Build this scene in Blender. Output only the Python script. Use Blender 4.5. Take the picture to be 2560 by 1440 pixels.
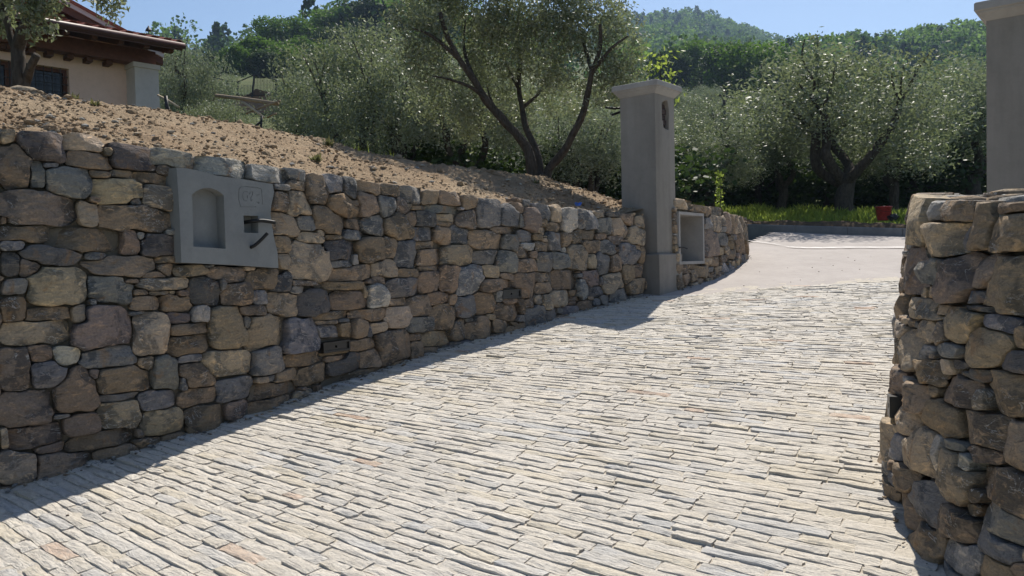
import bpy, bmesh, math, random
import numpy as np
from mathutils import Vector, Matrix, noise
random.seed(7); RNG = np.random.default_rng(7)
S = bpy.context.scene
for o in list(bpy.data.objects): bpy.data.objects.remove(o)
R_ = math.radians

# ------------------------------------------------------------------ camera, sky, sun, exposure
EYE, FPX, PITCH, ROLL = 1.5, 2000.0, R_(1.86), R_(1.3)
cf = np.array([0, math.cos(PITCH), -math.sin(PITCH)])
_u = np.array([0, math.sin(PITCH), math.cos(PITCH)]); _r = np.array([1., 0, 0])
cr_ = _r*math.cos(ROLL) - _u*math.sin(ROLL); cu = _u*math.cos(ROLL) + _r*math.sin(ROLL)
cam = bpy.data.objects.new('camera', bpy.data.cameras.new('camera'))
S.collection.objects.link(cam); S.camera = cam
cam.matrix_world = Matrix(((cr_[0], cu[0], -cf[0], 0), (cr_[1], cu[1], -cf[1], 0), (cr_[2], cu[2], -cf[2], EYE), (0, 0, 0, 1)))
cam.data.sensor_width = 36; cam.data.lens = 36*FPX/2560
cam.data.clip_end = 6000; cam.data.clip_start = 0.05

SUN_AZ, SUN_EL = 20.5, 53.0
W = bpy.data.worlds.new('World'); S.world = W; W.use_nodes = True
wn = W.node_tree.nodes; wn.clear()
sky = wn.new('ShaderNodeTexSky'); sky.sky_type = 'NISHITA'; sky.sun_disc = False
sky.sun_elevation = R_(SUN_EL); sky.sun_rotation = R_(SUN_AZ); sky.altitude = 200
sky.air_density = 1.0; sky.dust_density = 0.6; sky.ozone_density = 2.4
bg = wn.new('ShaderNodeBackground'); bg.inputs[1].default_value = 0.086
wo = wn.new('ShaderNodeOutputWorld')
W.node_tree.links.new(sky.outputs[0], bg.inputs[0]); W.node_tree.links.new(bg.outputs[0], wo.inputs[0])
sl = bpy.data.lights.new('sun', 'SUN'); sl.energy = 5.0; sl.angle = R_(0.53); sl.color = (1, 0.94, 0.84)
so = bpy.data.objects.new('sun', sl); S.collection.objects.link(so)
sd = Vector((math.sin(R_(SUN_AZ))*math.cos(R_(SUN_EL)), math.cos(R_(SUN_AZ))*math.cos(R_(SUN_EL)), math.sin(R_(SUN_EL))))
so.rotation_euler = sd.to_track_quat('Z', 'Y').to_euler()
S.view_settings.view_transform = 'Standard'; S.view_settings.look = 'None'
S.view_settings.gamma = 1; S.view_settings.use_curve_mapping = False
S.view_settings.exposure = 0.48
S.render.engine = 'CYCLES'; S.cycles.use_denoising = True
S.cycles.max_bounces = 6; S.cycles.volume_bounces = 0; S.cycles.transparent_max_bounces = 6

# ------------------------------------------------------------------ helpers
def ray(px, py):
    return cf + cr_*((px-1280)/FPX) + cu*((720-py)/FPX)
def at(px, py, Y):                      # point seen at a pixel at a given distance north
    d = ray(px, py); return d*(Y/d[1]) + np.array([0, 0, EYE])
def proj(P):
    q = P - np.array([0, 0, EYE]); w = q@cf
    return 1280+FPX*(q@cr_)/w, 720-FPX*(q@cu)/w
SL = 0.12
def ramp(x, y): return SL*y
def G(px, py):                          # point of the ramp plane
    d = ray(px, py); t = EYE/(SL*d[1]-d[2]); return d*t + np.array([0, 0, EYE])

COL = S.collection
def meshobj(name, verts, faces, mat=None, parent=None, smooth=False):
    me = bpy.data.meshes.new(name)
    me.from_pydata([tuple(map(float, v)) for v in verts], [], [tuple(f) for f in faces])
    me.update()
    if smooth: me.polygons.foreach_set('use_smooth', [True]*len(me.polygons))
    o = bpy.data.objects.new(name, me); COL.objects.link(o)
    if mat: me.materials.append(mat)
    if parent: o.parent = parent
    return o
def quadmesh(name, V, nper, mat, parent=None, smooth=False):
    """V: (n, nper, 3) separate polygons"""
    n = V.shape[0]; me = bpy.data.meshes.new(name)
    me.vertices.add(n*nper); me.vertices.foreach_set('co', V.reshape(-1).astype(np.float32))
    me.loops.add(n*nper); me.loops.foreach_set('vertex_index', np.arange(n*nper, dtype=np.int32))
    me.polygons.add(n); me.polygons.foreach_set('loop_start', np.arange(0, n*nper, nper, dtype=np.int32))
    me.polygons.foreach_set('loop_total', np.full(n, nper, np.int32))
    me.update(calc_edges=True); me.materials.append(mat)
    o = bpy.data.objects.new(name, me); COL.objects.link(o)
    if parent: o.parent = parent
    return o
def tag(o, label=None, cat=None, group=None, kind=None):
    if label: o['label'] = label
    if cat: o['category'] = cat
    if group: o['group'] = group
    if kind: o['kind'] = kind
    return o
def empty(name, loc, label=None, cat=None, group=None, rz=0):
    o = bpy.data.objects.new(name, None); COL.objects.link(o); o.location = tuple(map(float, loc)); o.rotation_euler.z = rz
    o.empty_display_size = .2
    return tag(o, label, cat, group)
def setparent(o, p):                    # keep the world place of o (built in world space)
    o.parent = p; o.matrix_parent_inverse = (Matrix.Translation(p.location) @ p.rotation_euler.to_matrix().to_4x4()).inverted()
    return o
def geo(name, verts, faces, mat, parent, smooth=False):
    o = meshobj(name, verts, faces, mat, None, smooth)
    if parent: setparent(o, parent)
    return o
def boxvf(c0, ex, ey, ez):              # corner + 3 edge vectors
    c0 = np.array(c0, float); ex, ey, ez = map(lambda a: np.array(a, float), (ex, ey, ez))
    v = [c0+ex*i+ey*j+ez*k for k in (0, 1) for j in (0, 1) for i in (0, 1)]
    f = [(0, 2, 3, 1), (4, 5, 7, 6), (0, 1, 5, 4), (2, 6, 7, 3), (0, 4, 6, 2), (1, 3, 7, 5)]
    return v, f
class MB:
    def __init__(s): s.v = []; s.f = []
    def add(s, v, f):
        n = len(s.v); s.v += list(v); s.f += [tuple(i+n for i in q) for q in f]; return s
    def box(s, c0, ex, ey, ez): return s.add(*boxvf(c0, ex, ey, ez))
    def tube(s, pts, rad, n=8, nz=0, seed=0, cap=True): return s.add(*tubevf(pts, rad, n, nz, seed, cap))
    def build(s, name, mat, parent=None, smooth=False): return geo(name, s.v, s.f, mat, parent, smooth)
def tubevf(pts, rad, n=8, nz=0, seed=0, cap=True):
    pts = [np.array(p, float) for p in pts]; v = []; f = []
    if np.isscalar(rad): rad = [rad]*len(pts)
    up = None
    for i, p in enumerate(pts):
        d = pts[min(i+1, len(pts)-1)]-pts[max(i-1, 0)]; d = d/(np.linalg.norm(d)+1e-9)
        if up is None:
            a = np.array([0, 0, 1.]) if abs(d[2]) < .9 else np.array([1., 0, 0])
            up = np.cross(d, a)
        up = up-d*(up@d); up /= np.linalg.norm(up)+1e-9; w = np.cross(d, up)
        for k in range(n):
            t = 2*math.pi*k/n
            r = rad[i]
            if nz: r *= 1+nz*noise.noise(Vector((p[0]*6+seed+math.cos(t)*1.3, p[1]*6+math.sin(t)*1.3, p[2]*6)))
            v.append(p+up*math.cos(t)*r+w*math.sin(t)*r)
    m = len(pts)
    for i in range(m-1):
        for k in range(n):
            a, b = i*n+k, i*n+(k+1) % n; f.append((a, b, b+n, a+n))
    if cap:
        f.append(tuple(range(n))[::-1]); f.append(tuple(range((m-1)*n, m*n)))
    return v, f
def catmull(P, n=8):
    P = [np.array(p, float) for p in P]; Q = [2*P[0]-P[1]]+P+[2*P[-1]-P[-2]]; out = []
    for i in range(1, len(Q)-2):
        for k in range(n):
            t = k/n; a, b, c, d = Q[i-1:i+3]
            out.append(.5*((2*b)+(c-a)*t+(2*a-5*b+4*c-d)*t*t+(3*b-a-3*c+d)*t**3))
    out.append(Q[-2]); return out
def attr_color(me, name, cols):         # one colour per vertex
    a = me.attributes.new(name, 'FLOAT_COLOR', 'POINT'); a.data.foreach_set('color', np.asarray(cols, np.float32).reshape(-1))

# ------------------------------------------------------------------ materials
class NT:
    def __init__(s, name):
        s.m = bpy.data.materials.new(name); s.m.use_nodes = True; s.t = s.m.node_tree; s.n = s.t.nodes; s.n.clear()
        s.out = s.n.new('ShaderNodeOutputMaterial')
    def new(s, t, **k):
        x = s.n.new('ShaderNode'+t)
        for a, b in k.items(): setattr(x, a, b)
        return x
    def L(s, a, b): s.t.links.new(a, b)
    def noise(s, vec, scale, detail=4, rough=.6, dist=0):
        x = s.new('TexNoise'); x.inputs['Scale'].default_value = scale; x.inputs['Detail'].default_value = detail
        x.inputs['Roughness'].default_value = rough; x.inputs['Distortion'].default_value = dist
        if vec is not None: s.L(vec, x.inputs['Vector'])
        return x.outputs['Fac']
    def ramp(s, fac, stops):
        x = s.new('ValToRGB'); e = x.color_ramp.elements
        while len(e) > 1: e.remove(e[-1])
        for i, (p, c) in enumerate(stops):
            q = e[0] if i == 0 else e.new(p)
            q.position = p; q.color = (*c, 1) if len(c) == 3 else c
        s.L(fac, x.inputs[0]); return x.outputs[0]
    def rv(s, fac, a, b, lo=0., hi=1.):
        x = s.new('MapRange'); x.inputs[1].default_value = a; x.inputs[2].default_value = b
        x.inputs[3].default_value = lo; x.inputs[4].default_value = hi; s.L(fac, x.inputs[0]); return x.outputs[0]
    def mix(s, fac, a, b, mode='MIX'):
        x = s.new('Mix', data_type='RGBA', blend_type=mode)
        for v, i in ((fac, 0), (a, 6), (b, 7)):
            if isinstance(v, (int, float)): x.inputs[i].default_value = v
            elif isinstance(v, tuple): x.inputs[i].default_value = (*v, 1)
            else: s.L(v, x.inputs[i])
        return x.outputs[2]
    def math(s, op, a, b=0.):
        x = s.new('Math', operation=op)
        for v, i in ((a, 0), (b, 1)):
            if isinstance(v, (int, float)): x.inputs[i].default_value = v
            else: s.L(v, x.inputs[i])
        return x.outputs[0]
    def vmath(s, op, a, b):
        x = s.new('VectorMath', operation=op)
        for v, i in ((a, 0), (b, 1)):
            if isinstance(v, tuple): x.inputs[i].default_value = v
            else: s.L(v, x.inputs[i])
        return x.outputs[0]
    def bump(s, h, strength, dist, nrm=None):
        x = s.new('Bump'); x.inputs['Strength'].default_value = strength; x.inputs['Distance'].default_value = dist
        s.L(h, x.inputs['Height'])
        if nrm is not None: s.L(nrm, x.inputs['Normal'])
        return x.outputs[0]
    def principled(s, col, rough=.85, nrm=None, spec=.3, metal=0):
        p = s.new('BsdfPrincipled')
        if isinstance(col, tuple): p.inputs['Base Color'].default_value = (*col, 1)
        else: s.L(col, p.inputs['Base Color'])
        if isinstance(rough, (int, float)): p.inputs['Roughness'].default_value = rough
        else: s.L(rough, p.inputs['Roughness'])
        p.inputs['Specular IOR Level'].default_value = spec; p.inputs['Metallic'].default_value = metal
        if nrm is not None: s.L(nrm, p.inputs['Normal'])
        s.L(p.outputs[0], s.out.inputs[0]); return p
    def pos(s): return s.new('NewGeometry').outputs['Position']
    def attr(s, name): return s.new('Attribute', attribute_name=name)

def mat_stone():
    t = NT('fieldstone'); a = t.attr('tint'); P = t.pos()
    off = t.math('MULTIPLY', a.outputs['Alpha'], 37.0)
    cx = t.new('CombineXYZ'); t.L(off, cx.inputs[0]); t.L(off, cx.inputs[1])
    V = t.vmath('ADD', P, cx.outputs[0])
    V2 = t.vmath('MULTIPLY', V, (1, 1, 2.2))
    big = t.noise(V, 5, 5, .62, .5)
    mid = t.noise(V2, 16, 6, .68, .8)
    fine = t.noise(V, 95, 4, .7)
    c = a.outputs['Color']
    dark = t.mix(1., c, (.5, .54, .6), 'MULTIPLY'); lite = t.mix(1., c, (1.65, 1.5, 1.3), 'MULTIPLY')
    c1 = t.mix(t.rv(big, .5, .56), c, dark)
    c2 = t.mix(t.rv(mid, .54, .66), c1, lite)
    rust = t.mix(t.rv(t.noise(V, 7.3, 3, .6, 1.), .6, .7, 0, .55), c2, (.27, .16, .08))
    vein = t.math('ABSOLUTE', t.math('SUBTRACT', t.noise(V2, 4.2, 5, .6, 1.5), .5))
    vm = t.math('MULTIPLY', t.rv(vein, 0, .012, 1, 0), t.rv(big, .5, .6))
    c3 = t.mix(t.math('MULTIPLY', vm, .65), rust, (.55, .53, .5))
    pit = t.mix(t.rv(mid, .3, .42, .6, 0), c3, (.06, .055, .05))
    c4 = t.mix(t.rv(fine, .3, .7, 0, 1), t.mix(1., pit, (.78, .78, .78), 'MULTIPLY'), t.mix(1., pit, (1.2, 1.2, 1.2), 'MULTIPLY'))
    vo = t.new('TexVoronoi', feature='F1'); vo.inputs['Scale'].default_value = 22; t.L(V2, vo.inputs['Vector'])
    h = t.math('ADD', t.math('MULTIPLY', mid, 1.), t.math('MULTIPLY', fine, .22))
    h = t.math('ADD', h, t.math('MULTIPLY', vo.outputs['Distance'], .35))
    t.principled(c4, .88, t.bump(h, .9, .022), .2); return t.m
def mat_slate():
    t = NT('split_stone'); a = t.attr('tint'); uv = t.new('UVMap').outputs[0]
    V = t.vmath('MULTIPLY', uv, (1, 5.0, 1)); V3 = t.vmath('MULTIPLY', uv, (1, 2.2, 1))
    st = t.noise(V, 7, 6, .7, .7); st2 = t.noise(V3, 30, 5, .72); bl = t.noise(V3, 3.2, 3, .5, .5)
    c = a.outputs['Color']
    P = t.pos(); wide = t.noise(P, .9, 4, .6); mid = t.noise(P, 4.5, 4, .6); gr = t.noise(P, 130, 3, .7)
    c1 = t.mix(t.math('MULTIPLY', t.rv(st, .5, .74, 0, .75), t.rv(mid, .35, .6, .25, 1)), c, (.23, .235, .245))
    c1 = t.mix(t.rv(bl, .5, .7, 0, .4), c1, (.50, .43, .32))
    c1 = t.mix(t.rv(wide, .42, .62, 0, .4), c1, (.56, .505, .425))
    c2 = t.mix(t.math('MULTIPLY', t.rv(st2, .53, .66, 0, .8), t.rv(mid, .38, .58, .3, 1)), c1, (.22, .22, .225))
    c3 = t.mix(t.rv(st2, .3, .5, .5, 0), c2, (.66, .64, .59))
    tyre = t.noise(t.vmath('MULTIPLY', P, (1.6, .5, 1)), 1.3, 5, .65); c3 = t.mix(t.rv(tyre, .52, .7, 0, .28), c3, (.40, .385, .37))
    c3 = t.mix(t.rv(gr, .3, .7), t.mix(1., c3, (.88, .88, .88), 'MULTIPLY'), t.mix(1., c3, (1.1, 1.1, 1.1), 'MULTIPLY'))
    h = t.math('ADD', st, t.math('ADD', t.math('MULTIPLY', st2, .6), t.math('MULTIPLY', gr, .12)))
    t.principled(c3, .8, t.bump(h, 1., .018), .25); return t.m
def mat_sand():
    t = NT('joint_sand'); P = t.pos()
    a = t.noise(P, 3, 4); b = t.noise(P, 60, 5, .7)
    c = t.mix(a, (.47, .42, .35), (.55, .505, .435)); c = t.mix(t.rv(b, .42, .72), c, (.32, .29, .245))
    t.principled(c, .95, t.bump(b, .6, .01), .1); return t.m
def mat_core():
    t = NT('wall_mortar'); P = t.pos(); b = t.noise(P, 40, 5, .7); a = t.noise(P, 4, 4)
    c = t.mix(a, (.10, .088, .07), (.21, .185, .15))
    t.principled(c, .95, t.bump(b, .8, .02), .1); return t.m
def mat_concrete(name, ca, cb, cs=(.12, .11, .1), sp=.72, scale=1.0, vert=False):
    t = NT(name); P = t.pos()
    Pv = t.vmath('MULTIPLY', P, (1, 1, .22)) if vert else P
    a = t.noise(Pv, 1.6*scale, 6, .62, .3); b = t.noise(P, 38, 6, .75); d = t.noise(P, 9, 5, .7)
    c = t.mix(t.rv(a, .35, .65), ca, cb)
    c = t.mix(t.rv(t.noise(t.vmath('MULTIPLY', P, (1, 1, .06)), 7*scale, 4, .6), .45, .7, 0, .3 if vert else 0), c, t.mix(1., c, (.62, .6, .57), 'MULTIPLY'))
    c = t.mix(t.rv(d, .45, .75, 0, .35), c, t.mix(1., c, (.7, .69, .67), 'MULTIPLY'))
    c = t.mix(t.rv(b, sp, sp+.05), c, cs)
    c = t.mix(t.rv(b, .3, .7, 0, .25), c, t.mix(1., c, (1.25, 1.24, 1.22), 'MULTIPLY'))
    t.principled(c, .9, t.bump(b, .35, .008), .2); return t.m
def mat_soil():
    t = NT('dry_soil'); P = t.pos()
    a = t.noise(P, .9, 5, .6, .5); b = t.noise(P, 14, 6, .7); d = t.noise(P, 70, 4, .7)
    c = t.mix(t.rv(a, .35, .65), (.30, .215, .138), (.395, .305, .205))
    c = t.mix(t.rv(b, .45, .72), c, (.25, .175, .11))
    c = t.mix(t.rv(d, .6, .75, 0, .7), c, (.5, .42, .32))
    h = t.math('ADD', b, t.math('MULTIPLY', d, .35))
    t.principled(c, .97, t.bump(h, 1., .05), .1); return t.m
def mat_leaf(name, top, under, var=.35, rough=.42, trans=.3, tcol=None, spec=.5):
    t = NT(name); g = t.new('NewGeometry'); r = g.outputs['Random Per Island']
    dk = tuple(x*(1-var) for x in top); lt = tuple(min(1, x*(1+var)) for x in top)
    c = t.mix(r, dk, lt); c = t.mix(g.outputs['Backfacing'], c, under)
    p = t.principled(c, rough, None, spec)
    tr = t.new('BsdfTranslucent'); tc = tcol or tuple(min(1, x*1.6) for x in top)
    t.L(t.mix(r, tuple(x*.7 for x in tc), tc), tr.inputs[0])
    mx = t.new('MixShader'); mx.inputs[0].default_value = trans
    t.L(p.outputs[0], mx.inputs[1]); t.L(tr.outputs[0], mx.inputs[2]); t.L(mx.outputs[0], t.out.inputs[0]); return t.m
def mat_bark(name, a=(.045, .038, .032), b=(.11, .095, .08)):
    t = NT(name); P = t.pos(); V = t.vmath('MULTIPLY', P, (1, 1, .3))
    n = t.noise(V, 22, 6, .7, .6); c = t.mix(t.rv(n, .35, .65), a, b)
    t.principled(c, .95, t.bump(n, 1., .05), .1); return t.m
def mat_plain(name, col, rough=.6, spec=.4, metal=0, nz=.15, scale=20, bump=.15):
    t = NT(name); P = t.pos(); n = t.noise(P, scale, 5, .65)
    c = t.mix(t.rv(n, .3, .7), tuple(x*(1-nz) for x in col), tuple(x*(1+nz) for x in col))
    t.principled(c, rough, t.bump(n, bump, .01), spec, metal); return t.m
def mat_ground():
    t = NT('meadow_ground'); P = t.pos(); a = t.noise(P, .08, 5, .6); b = t.noise(P, 2.5, 6, .7)
    c = t.mix(t.rv(a, .4, .6), (.055, .085, .025), (.10, .11, .045)); c = t.mix(t.rv(b, .5, .7), c, (.035, .05, .018))
    t.principled(c, .95, t.bump(b, .8, .15), .1); return t.m
def mat_forest():
    t = NT('forest_leaf'); a = t.attr('tint').outputs['Color']; r = t.new('NewGeometry').outputs['Random Per Island']
    c = t.mix(r, t.mix(1., a, (.7, .7, .7), 'MULTIPLY'), t.mix(1., a, (1.35, 1.35, 1.3), 'MULTIPLY')); p = t.principled(c, .7, None, .1)
    tr = t.new('BsdfTranslucent'); t.L(t.mix(1., c, (1.9, 2.1, 1.2), 'MULTIPLY'), tr.inputs[0]); mx = t.new('MixShader'); mx.inputs[0].default_value = .3
    t.L(p.outputs[0], mx.inputs[1]); t.L(tr.outputs[0], mx.inputs[2]); t.L(mx.outputs[0], t.out.inputs[0]); return t.m
M = dict(stone=mat_stone(), slate=mat_slate(), sand=mat_sand(), core=mat_core(), soil=mat_soil(), ground=mat_ground(),
    apron=mat_concrete('apron_concrete', (.385, .35, .328), (.335, .303, .283), (.16, .14, .13), .66),
    cement=mat_concrete('pillar_cement', (.21, .192, .17), (.28, .257, .228), (.12, .11, .1), .8, 1.2, True),
    cap=mat_concrete('cap_cement', (.29, .275, .26), (.36, .34, .32), (.15, .14, .13), .8, 2),
    panel=mat_concrete('panel_stone', (.19, .195, .195), (.225, .23, .225), (.15, .15, .15), .75, 3),
    kerb=mat_concrete('kerb_concrete', (.15, .155, .16), (.2, .2, .2), (.1, .1, .1), .75, 3),
    white=mat_plain('lime_line', (.74, .72, .69), .8), black=mat_plain('black_plastic', (.012, .012, .013), .35, .5),
    rubber=mat_plain('corrugated_pipe', (.01, .01, .011), .55, .3),
    olive=mat_leaf('olive_leaf', (.15, .178, .098), (.26, .285, .215), .45, .5, .38, (.22, .265, .12), .35),
    olive2=mat_leaf('olive_leaf_far', (.18, .215, .13), (.29, .32, .25), .4, .6, .38, (.215, .265, .14), .25),
    broad=mat_leaf('broad_leaf', (.045, .095, .018), (.07, .12, .035), .5, .65, .35, (.14, .26, .03), .15),
    broad2=mat_leaf('light_leaf', (.07, .13, .025), (.10, .15, .05), .4, .5, .35, (.2, .3, .04), .35),
    dark=mat_leaf('dark_leaf', (.03, .056, .018), (.045, .07, .03), .5, .6, .25, (.07, .12, .025), .2),
    forest=mat_forest(),
    grass=mat_leaf('grass_blade', (.19, .26, .045), (.20, .27, .06), .5, .55, .45, (.45, .56, .1), .2),
    dry=mat_leaf('dry_weed', (.12, .125, .055), (.14, .14, .07), .45, .6, .3, (.2, .2, .08), .2),
    bark=mat_bark('olive_bark'), bark2=mat_bark('tree_bark', (.04, .035, .03), (.09, .08, .065)),
    plaster=mat_concrete('pink_plaster', (.74, .53, .455), (.69, .49, .42), (.6, .45, .38), .8, .6),
    plaster2=mat_concrete('grey_plaster', (.55, .50, .48), (.51, .465, .45), (.4, .37, .35), .8, 1),
    wood=mat_plain('painted_wood', (.115, .045, .026), .6, .3, 0, .3, 14), wood2=mat_plain('rafter_wood', (.095, .04, .022), .7, .3, 0, .3, 14),
    tile=mat_plain('roof_tile', (.26, .085, .05), .75, .3, 0, .25, 9), pian=mat_plain('brick_soffit', (.40, .2, .11), .8, .2, 0, .2, 8),
    gutter=mat_plain('brown_gutter', (.085, .035, .03), .5, .4, 0, .15, 12), iron=mat_plain('dark_iron', (.025, .022, .022), .6, .4),
    glass=mat_plain('window_dark', (.02, .02, .025), .2, .5), timber=mat_plain('grey_timber', (.26, .20, .14), .85, .2, 0, .3, 20),
    oldbrick=mat_concrete('old_wall', (.24, .15, .10), (.19, .14, .11), (.09, .07, .06), .62, 2),
    red=mat_plain('red_bucket', (.33, .035, .03), .5, .4, 0, .35, 14), blue=mat_plain('blue_plastic', (.02, .09, .38), .4, .5),
    brickred=mat_plain('broken_brick', (.075, .055, .05), .9, .2, 0, .4, 30), chalk=mat_plain('bare_wood', (.42, .34, .24), .9, .2, 0, .2, 20))

# ------------------------------------------------------------------ curtains (wall faces)
class Curtain:
    def __init__(s, pts, side, batter=0., ground=None, top=None):
        P = np.array(catmull([np.array([*p, 0.]) for p in pts], 12))[:, :2]
        d = np.r_[0, np.cumsum(np.linalg.norm(np.diff(P, axis=0), axis=1))]
        s.P, s.d, s.L, s.side, s.bat = P, d, d[-1], side, batter
        s.top_u, s.top_z = top
    def xy(s, u): return np.stack([np.interp(u, s.d, s.P[:, 0]), np.interp(u, s.d, s.P[:, 1])], -1)
    def nrm(s, u):
        e = .06; a = s.xy(np.clip(u-e, 0, s.L)); b = s.xy(np.clip(u+e, 0, s.L)); t = b-a; t /= np.linalg.norm(t, axis=-1, keepdims=True)+1e-9
        return np.stack([t[..., 1], -t[..., 0]], -1)*s.side
    def gz(s, u): p = s.xy(u); return SL*p[..., 1]
    def tz(s, u): return np.interp(u, s.top_u, s.top_z)
    def pt(s, u, z, n=0.):
        u = np.asarray(u, float); z = np.asarray(z, float); p = s.xy(u); N = s.nrm(u)
        off = n - s.bat*(z-s.gz(u))
        return np.concatenate([p+N*np.asarray(off)[..., None], z[..., None]], -1)
    def grid(s):
        U, Z = np.meshgrid(np.linspace(0, s.L, 500), np.linspace(-.1, 2.6, 260), indexing='ij')
        X, Y = proj(s.pt(U, Z)); s.g = (U, Z, X, Y)
        N = s.nrm(U); s.ok = ((s.pt(U, Z)[..., :2]*N).sum(-1) < 0) & (s.pt(U, Z)[..., 1] > .3)
    def inv(s, px, py):
        if not hasattr(s, 'g'): s.grid()
        U, Z, X, Y = s.g; d = (X-px)**2+(Y-py)**2+np.where(s.ok, 0, 1e9); i = np.argmin(d); i = np.unravel_index(i, d.shape)
        return U[i], Z[i]

STC = dict(b=(.235, .177, .12), t=(.345, .277, .195), g=(.175, .172, .165), G=(.31, .30, .28), r=(.195, .152, .122),
           d=(.095, .092, .09), w=(.44, .40, .33), o=(.32, .25, .165), p=(.12, .10, .098))
def parse(txt, sc, ox, oy):
    out = []
    for s in txt.split():
        a = s.split(','); x0, y0, x1, y1 = [float(q)/sc for q in a[:4]]; out.append((x0+ox, y0+oy, x1+ox, y1+oy, a[4]))
    return out
def px2seed(C, L):
    o = []
    for x0, y0, x1, y1, c in L:
        mx, my = (x0+x1)/2, (y0+y1)/2
        u, z = C.inv(mx, my); ua = C.inv(x0, my)[0]; ub = C.inv(x1, my)[0]; za = C.inv(mx, y0)[1]; zb = C.inv(mx, y1)[1]
        o.append([u, z, max(abs(ub-ua)/2, .012), max(abs(za-zb)/2, .012), c])
    return o
LPP = 4.6
def metric(du, dz, a, b): return (np.abs(du/a)**LPP+np.abs(dz/b)**LPP)**(1/LPP)
def metric_s(du, dz, q):                # q: a, b, rot, phase1, phase2, amp1, amp2
    a, b, ro, p1, p2, a1, a2 = q
    c, s_ = math.cos(ro), math.sin(ro); x, y = (du*c+dz*s_)/a, (-du*s_+dz*c)/b; th = np.arctan2(y, x)
    return metric(x, y, 1, 1)/(1+a1*np.sin(2*th+p1)+a2*np.sin(3*th+p2))
def inpoly(u, z, poly):
    u = np.asarray(u); z = np.asarray(z); r = np.zeros(u.shape, bool); n = len(poly)
    for i in range(n):
        (x1, y1), (x2, y2) = poly[i], poly[(i+1) % n]
        c = ((y1 > z) != (y2 > z)) & (u < (x2-x1)*(z-y1)/(y2-y1+1e-12)+x1); r ^= c
    return r
def fill(C, seeds, blocks, ulo, uhi, rng, big=.15, lowz=-.08, step=.012):
    us = np.arange(ulo, uhi, step); zs = np.arange(.0, 2.5, step); U, Z = np.meshgrid(us, zs, indexing='ij')
    cov = (Z > C.tz(U)+.015) | (Z < C.gz(U)+lowz)
    for b in blocks: cov |= inpoly(U, Z, b)
    for s in seeds: cov |= metric(U-s[0], Z-s[1], s[2]*1.14, s[3]*1.14) < 1
    cols = 'bbbttgrobG'
    for it in range(1400):
        I = np.argwhere(~cov)
        if len(I) < 12: break
        i, j = I[rng.integers(len(I))]
        lim = rng.uniform(.35, 1)*big; n = int(lim/step)
        def run(di, dj):
            k = 0; a, b = i, j
            while k < n:
                a += di; b += dj
                if a < 0 or b < 0 or a >= cov.shape[0] or b >= cov.shape[1] or cov[a, b]: break
                k += 1
            return k
        dn, upk = run(0, -1), run(0, 1); b = (dn+upk+1)/2
        j2 = j+(upk-dn)//2; j = j2
        lf, rt = run(-1, 0), run(1, 0); a = (lf+rt+1)/2
        i2 = i+(rt-lf)//2
        b = min(b, n*.55, max(a*1.3, 2)); a = min(a, b*3.2)
        su, sz, sa, sb = us[i2], zs[j], a*step*1.05, b*step*1.05
        if sa < .014 or sb < .009:
            cov[max(i2-1, 0):i2+2, max(j-1, 0):j+2] = True; continue
        seeds.append([su, sz, sa, sb, cols[rng.integers(len(cols))]])
        cov |= metric(U-su, Z-sz, sa*1.12, sb*1.12) < 1
    return seeds
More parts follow.
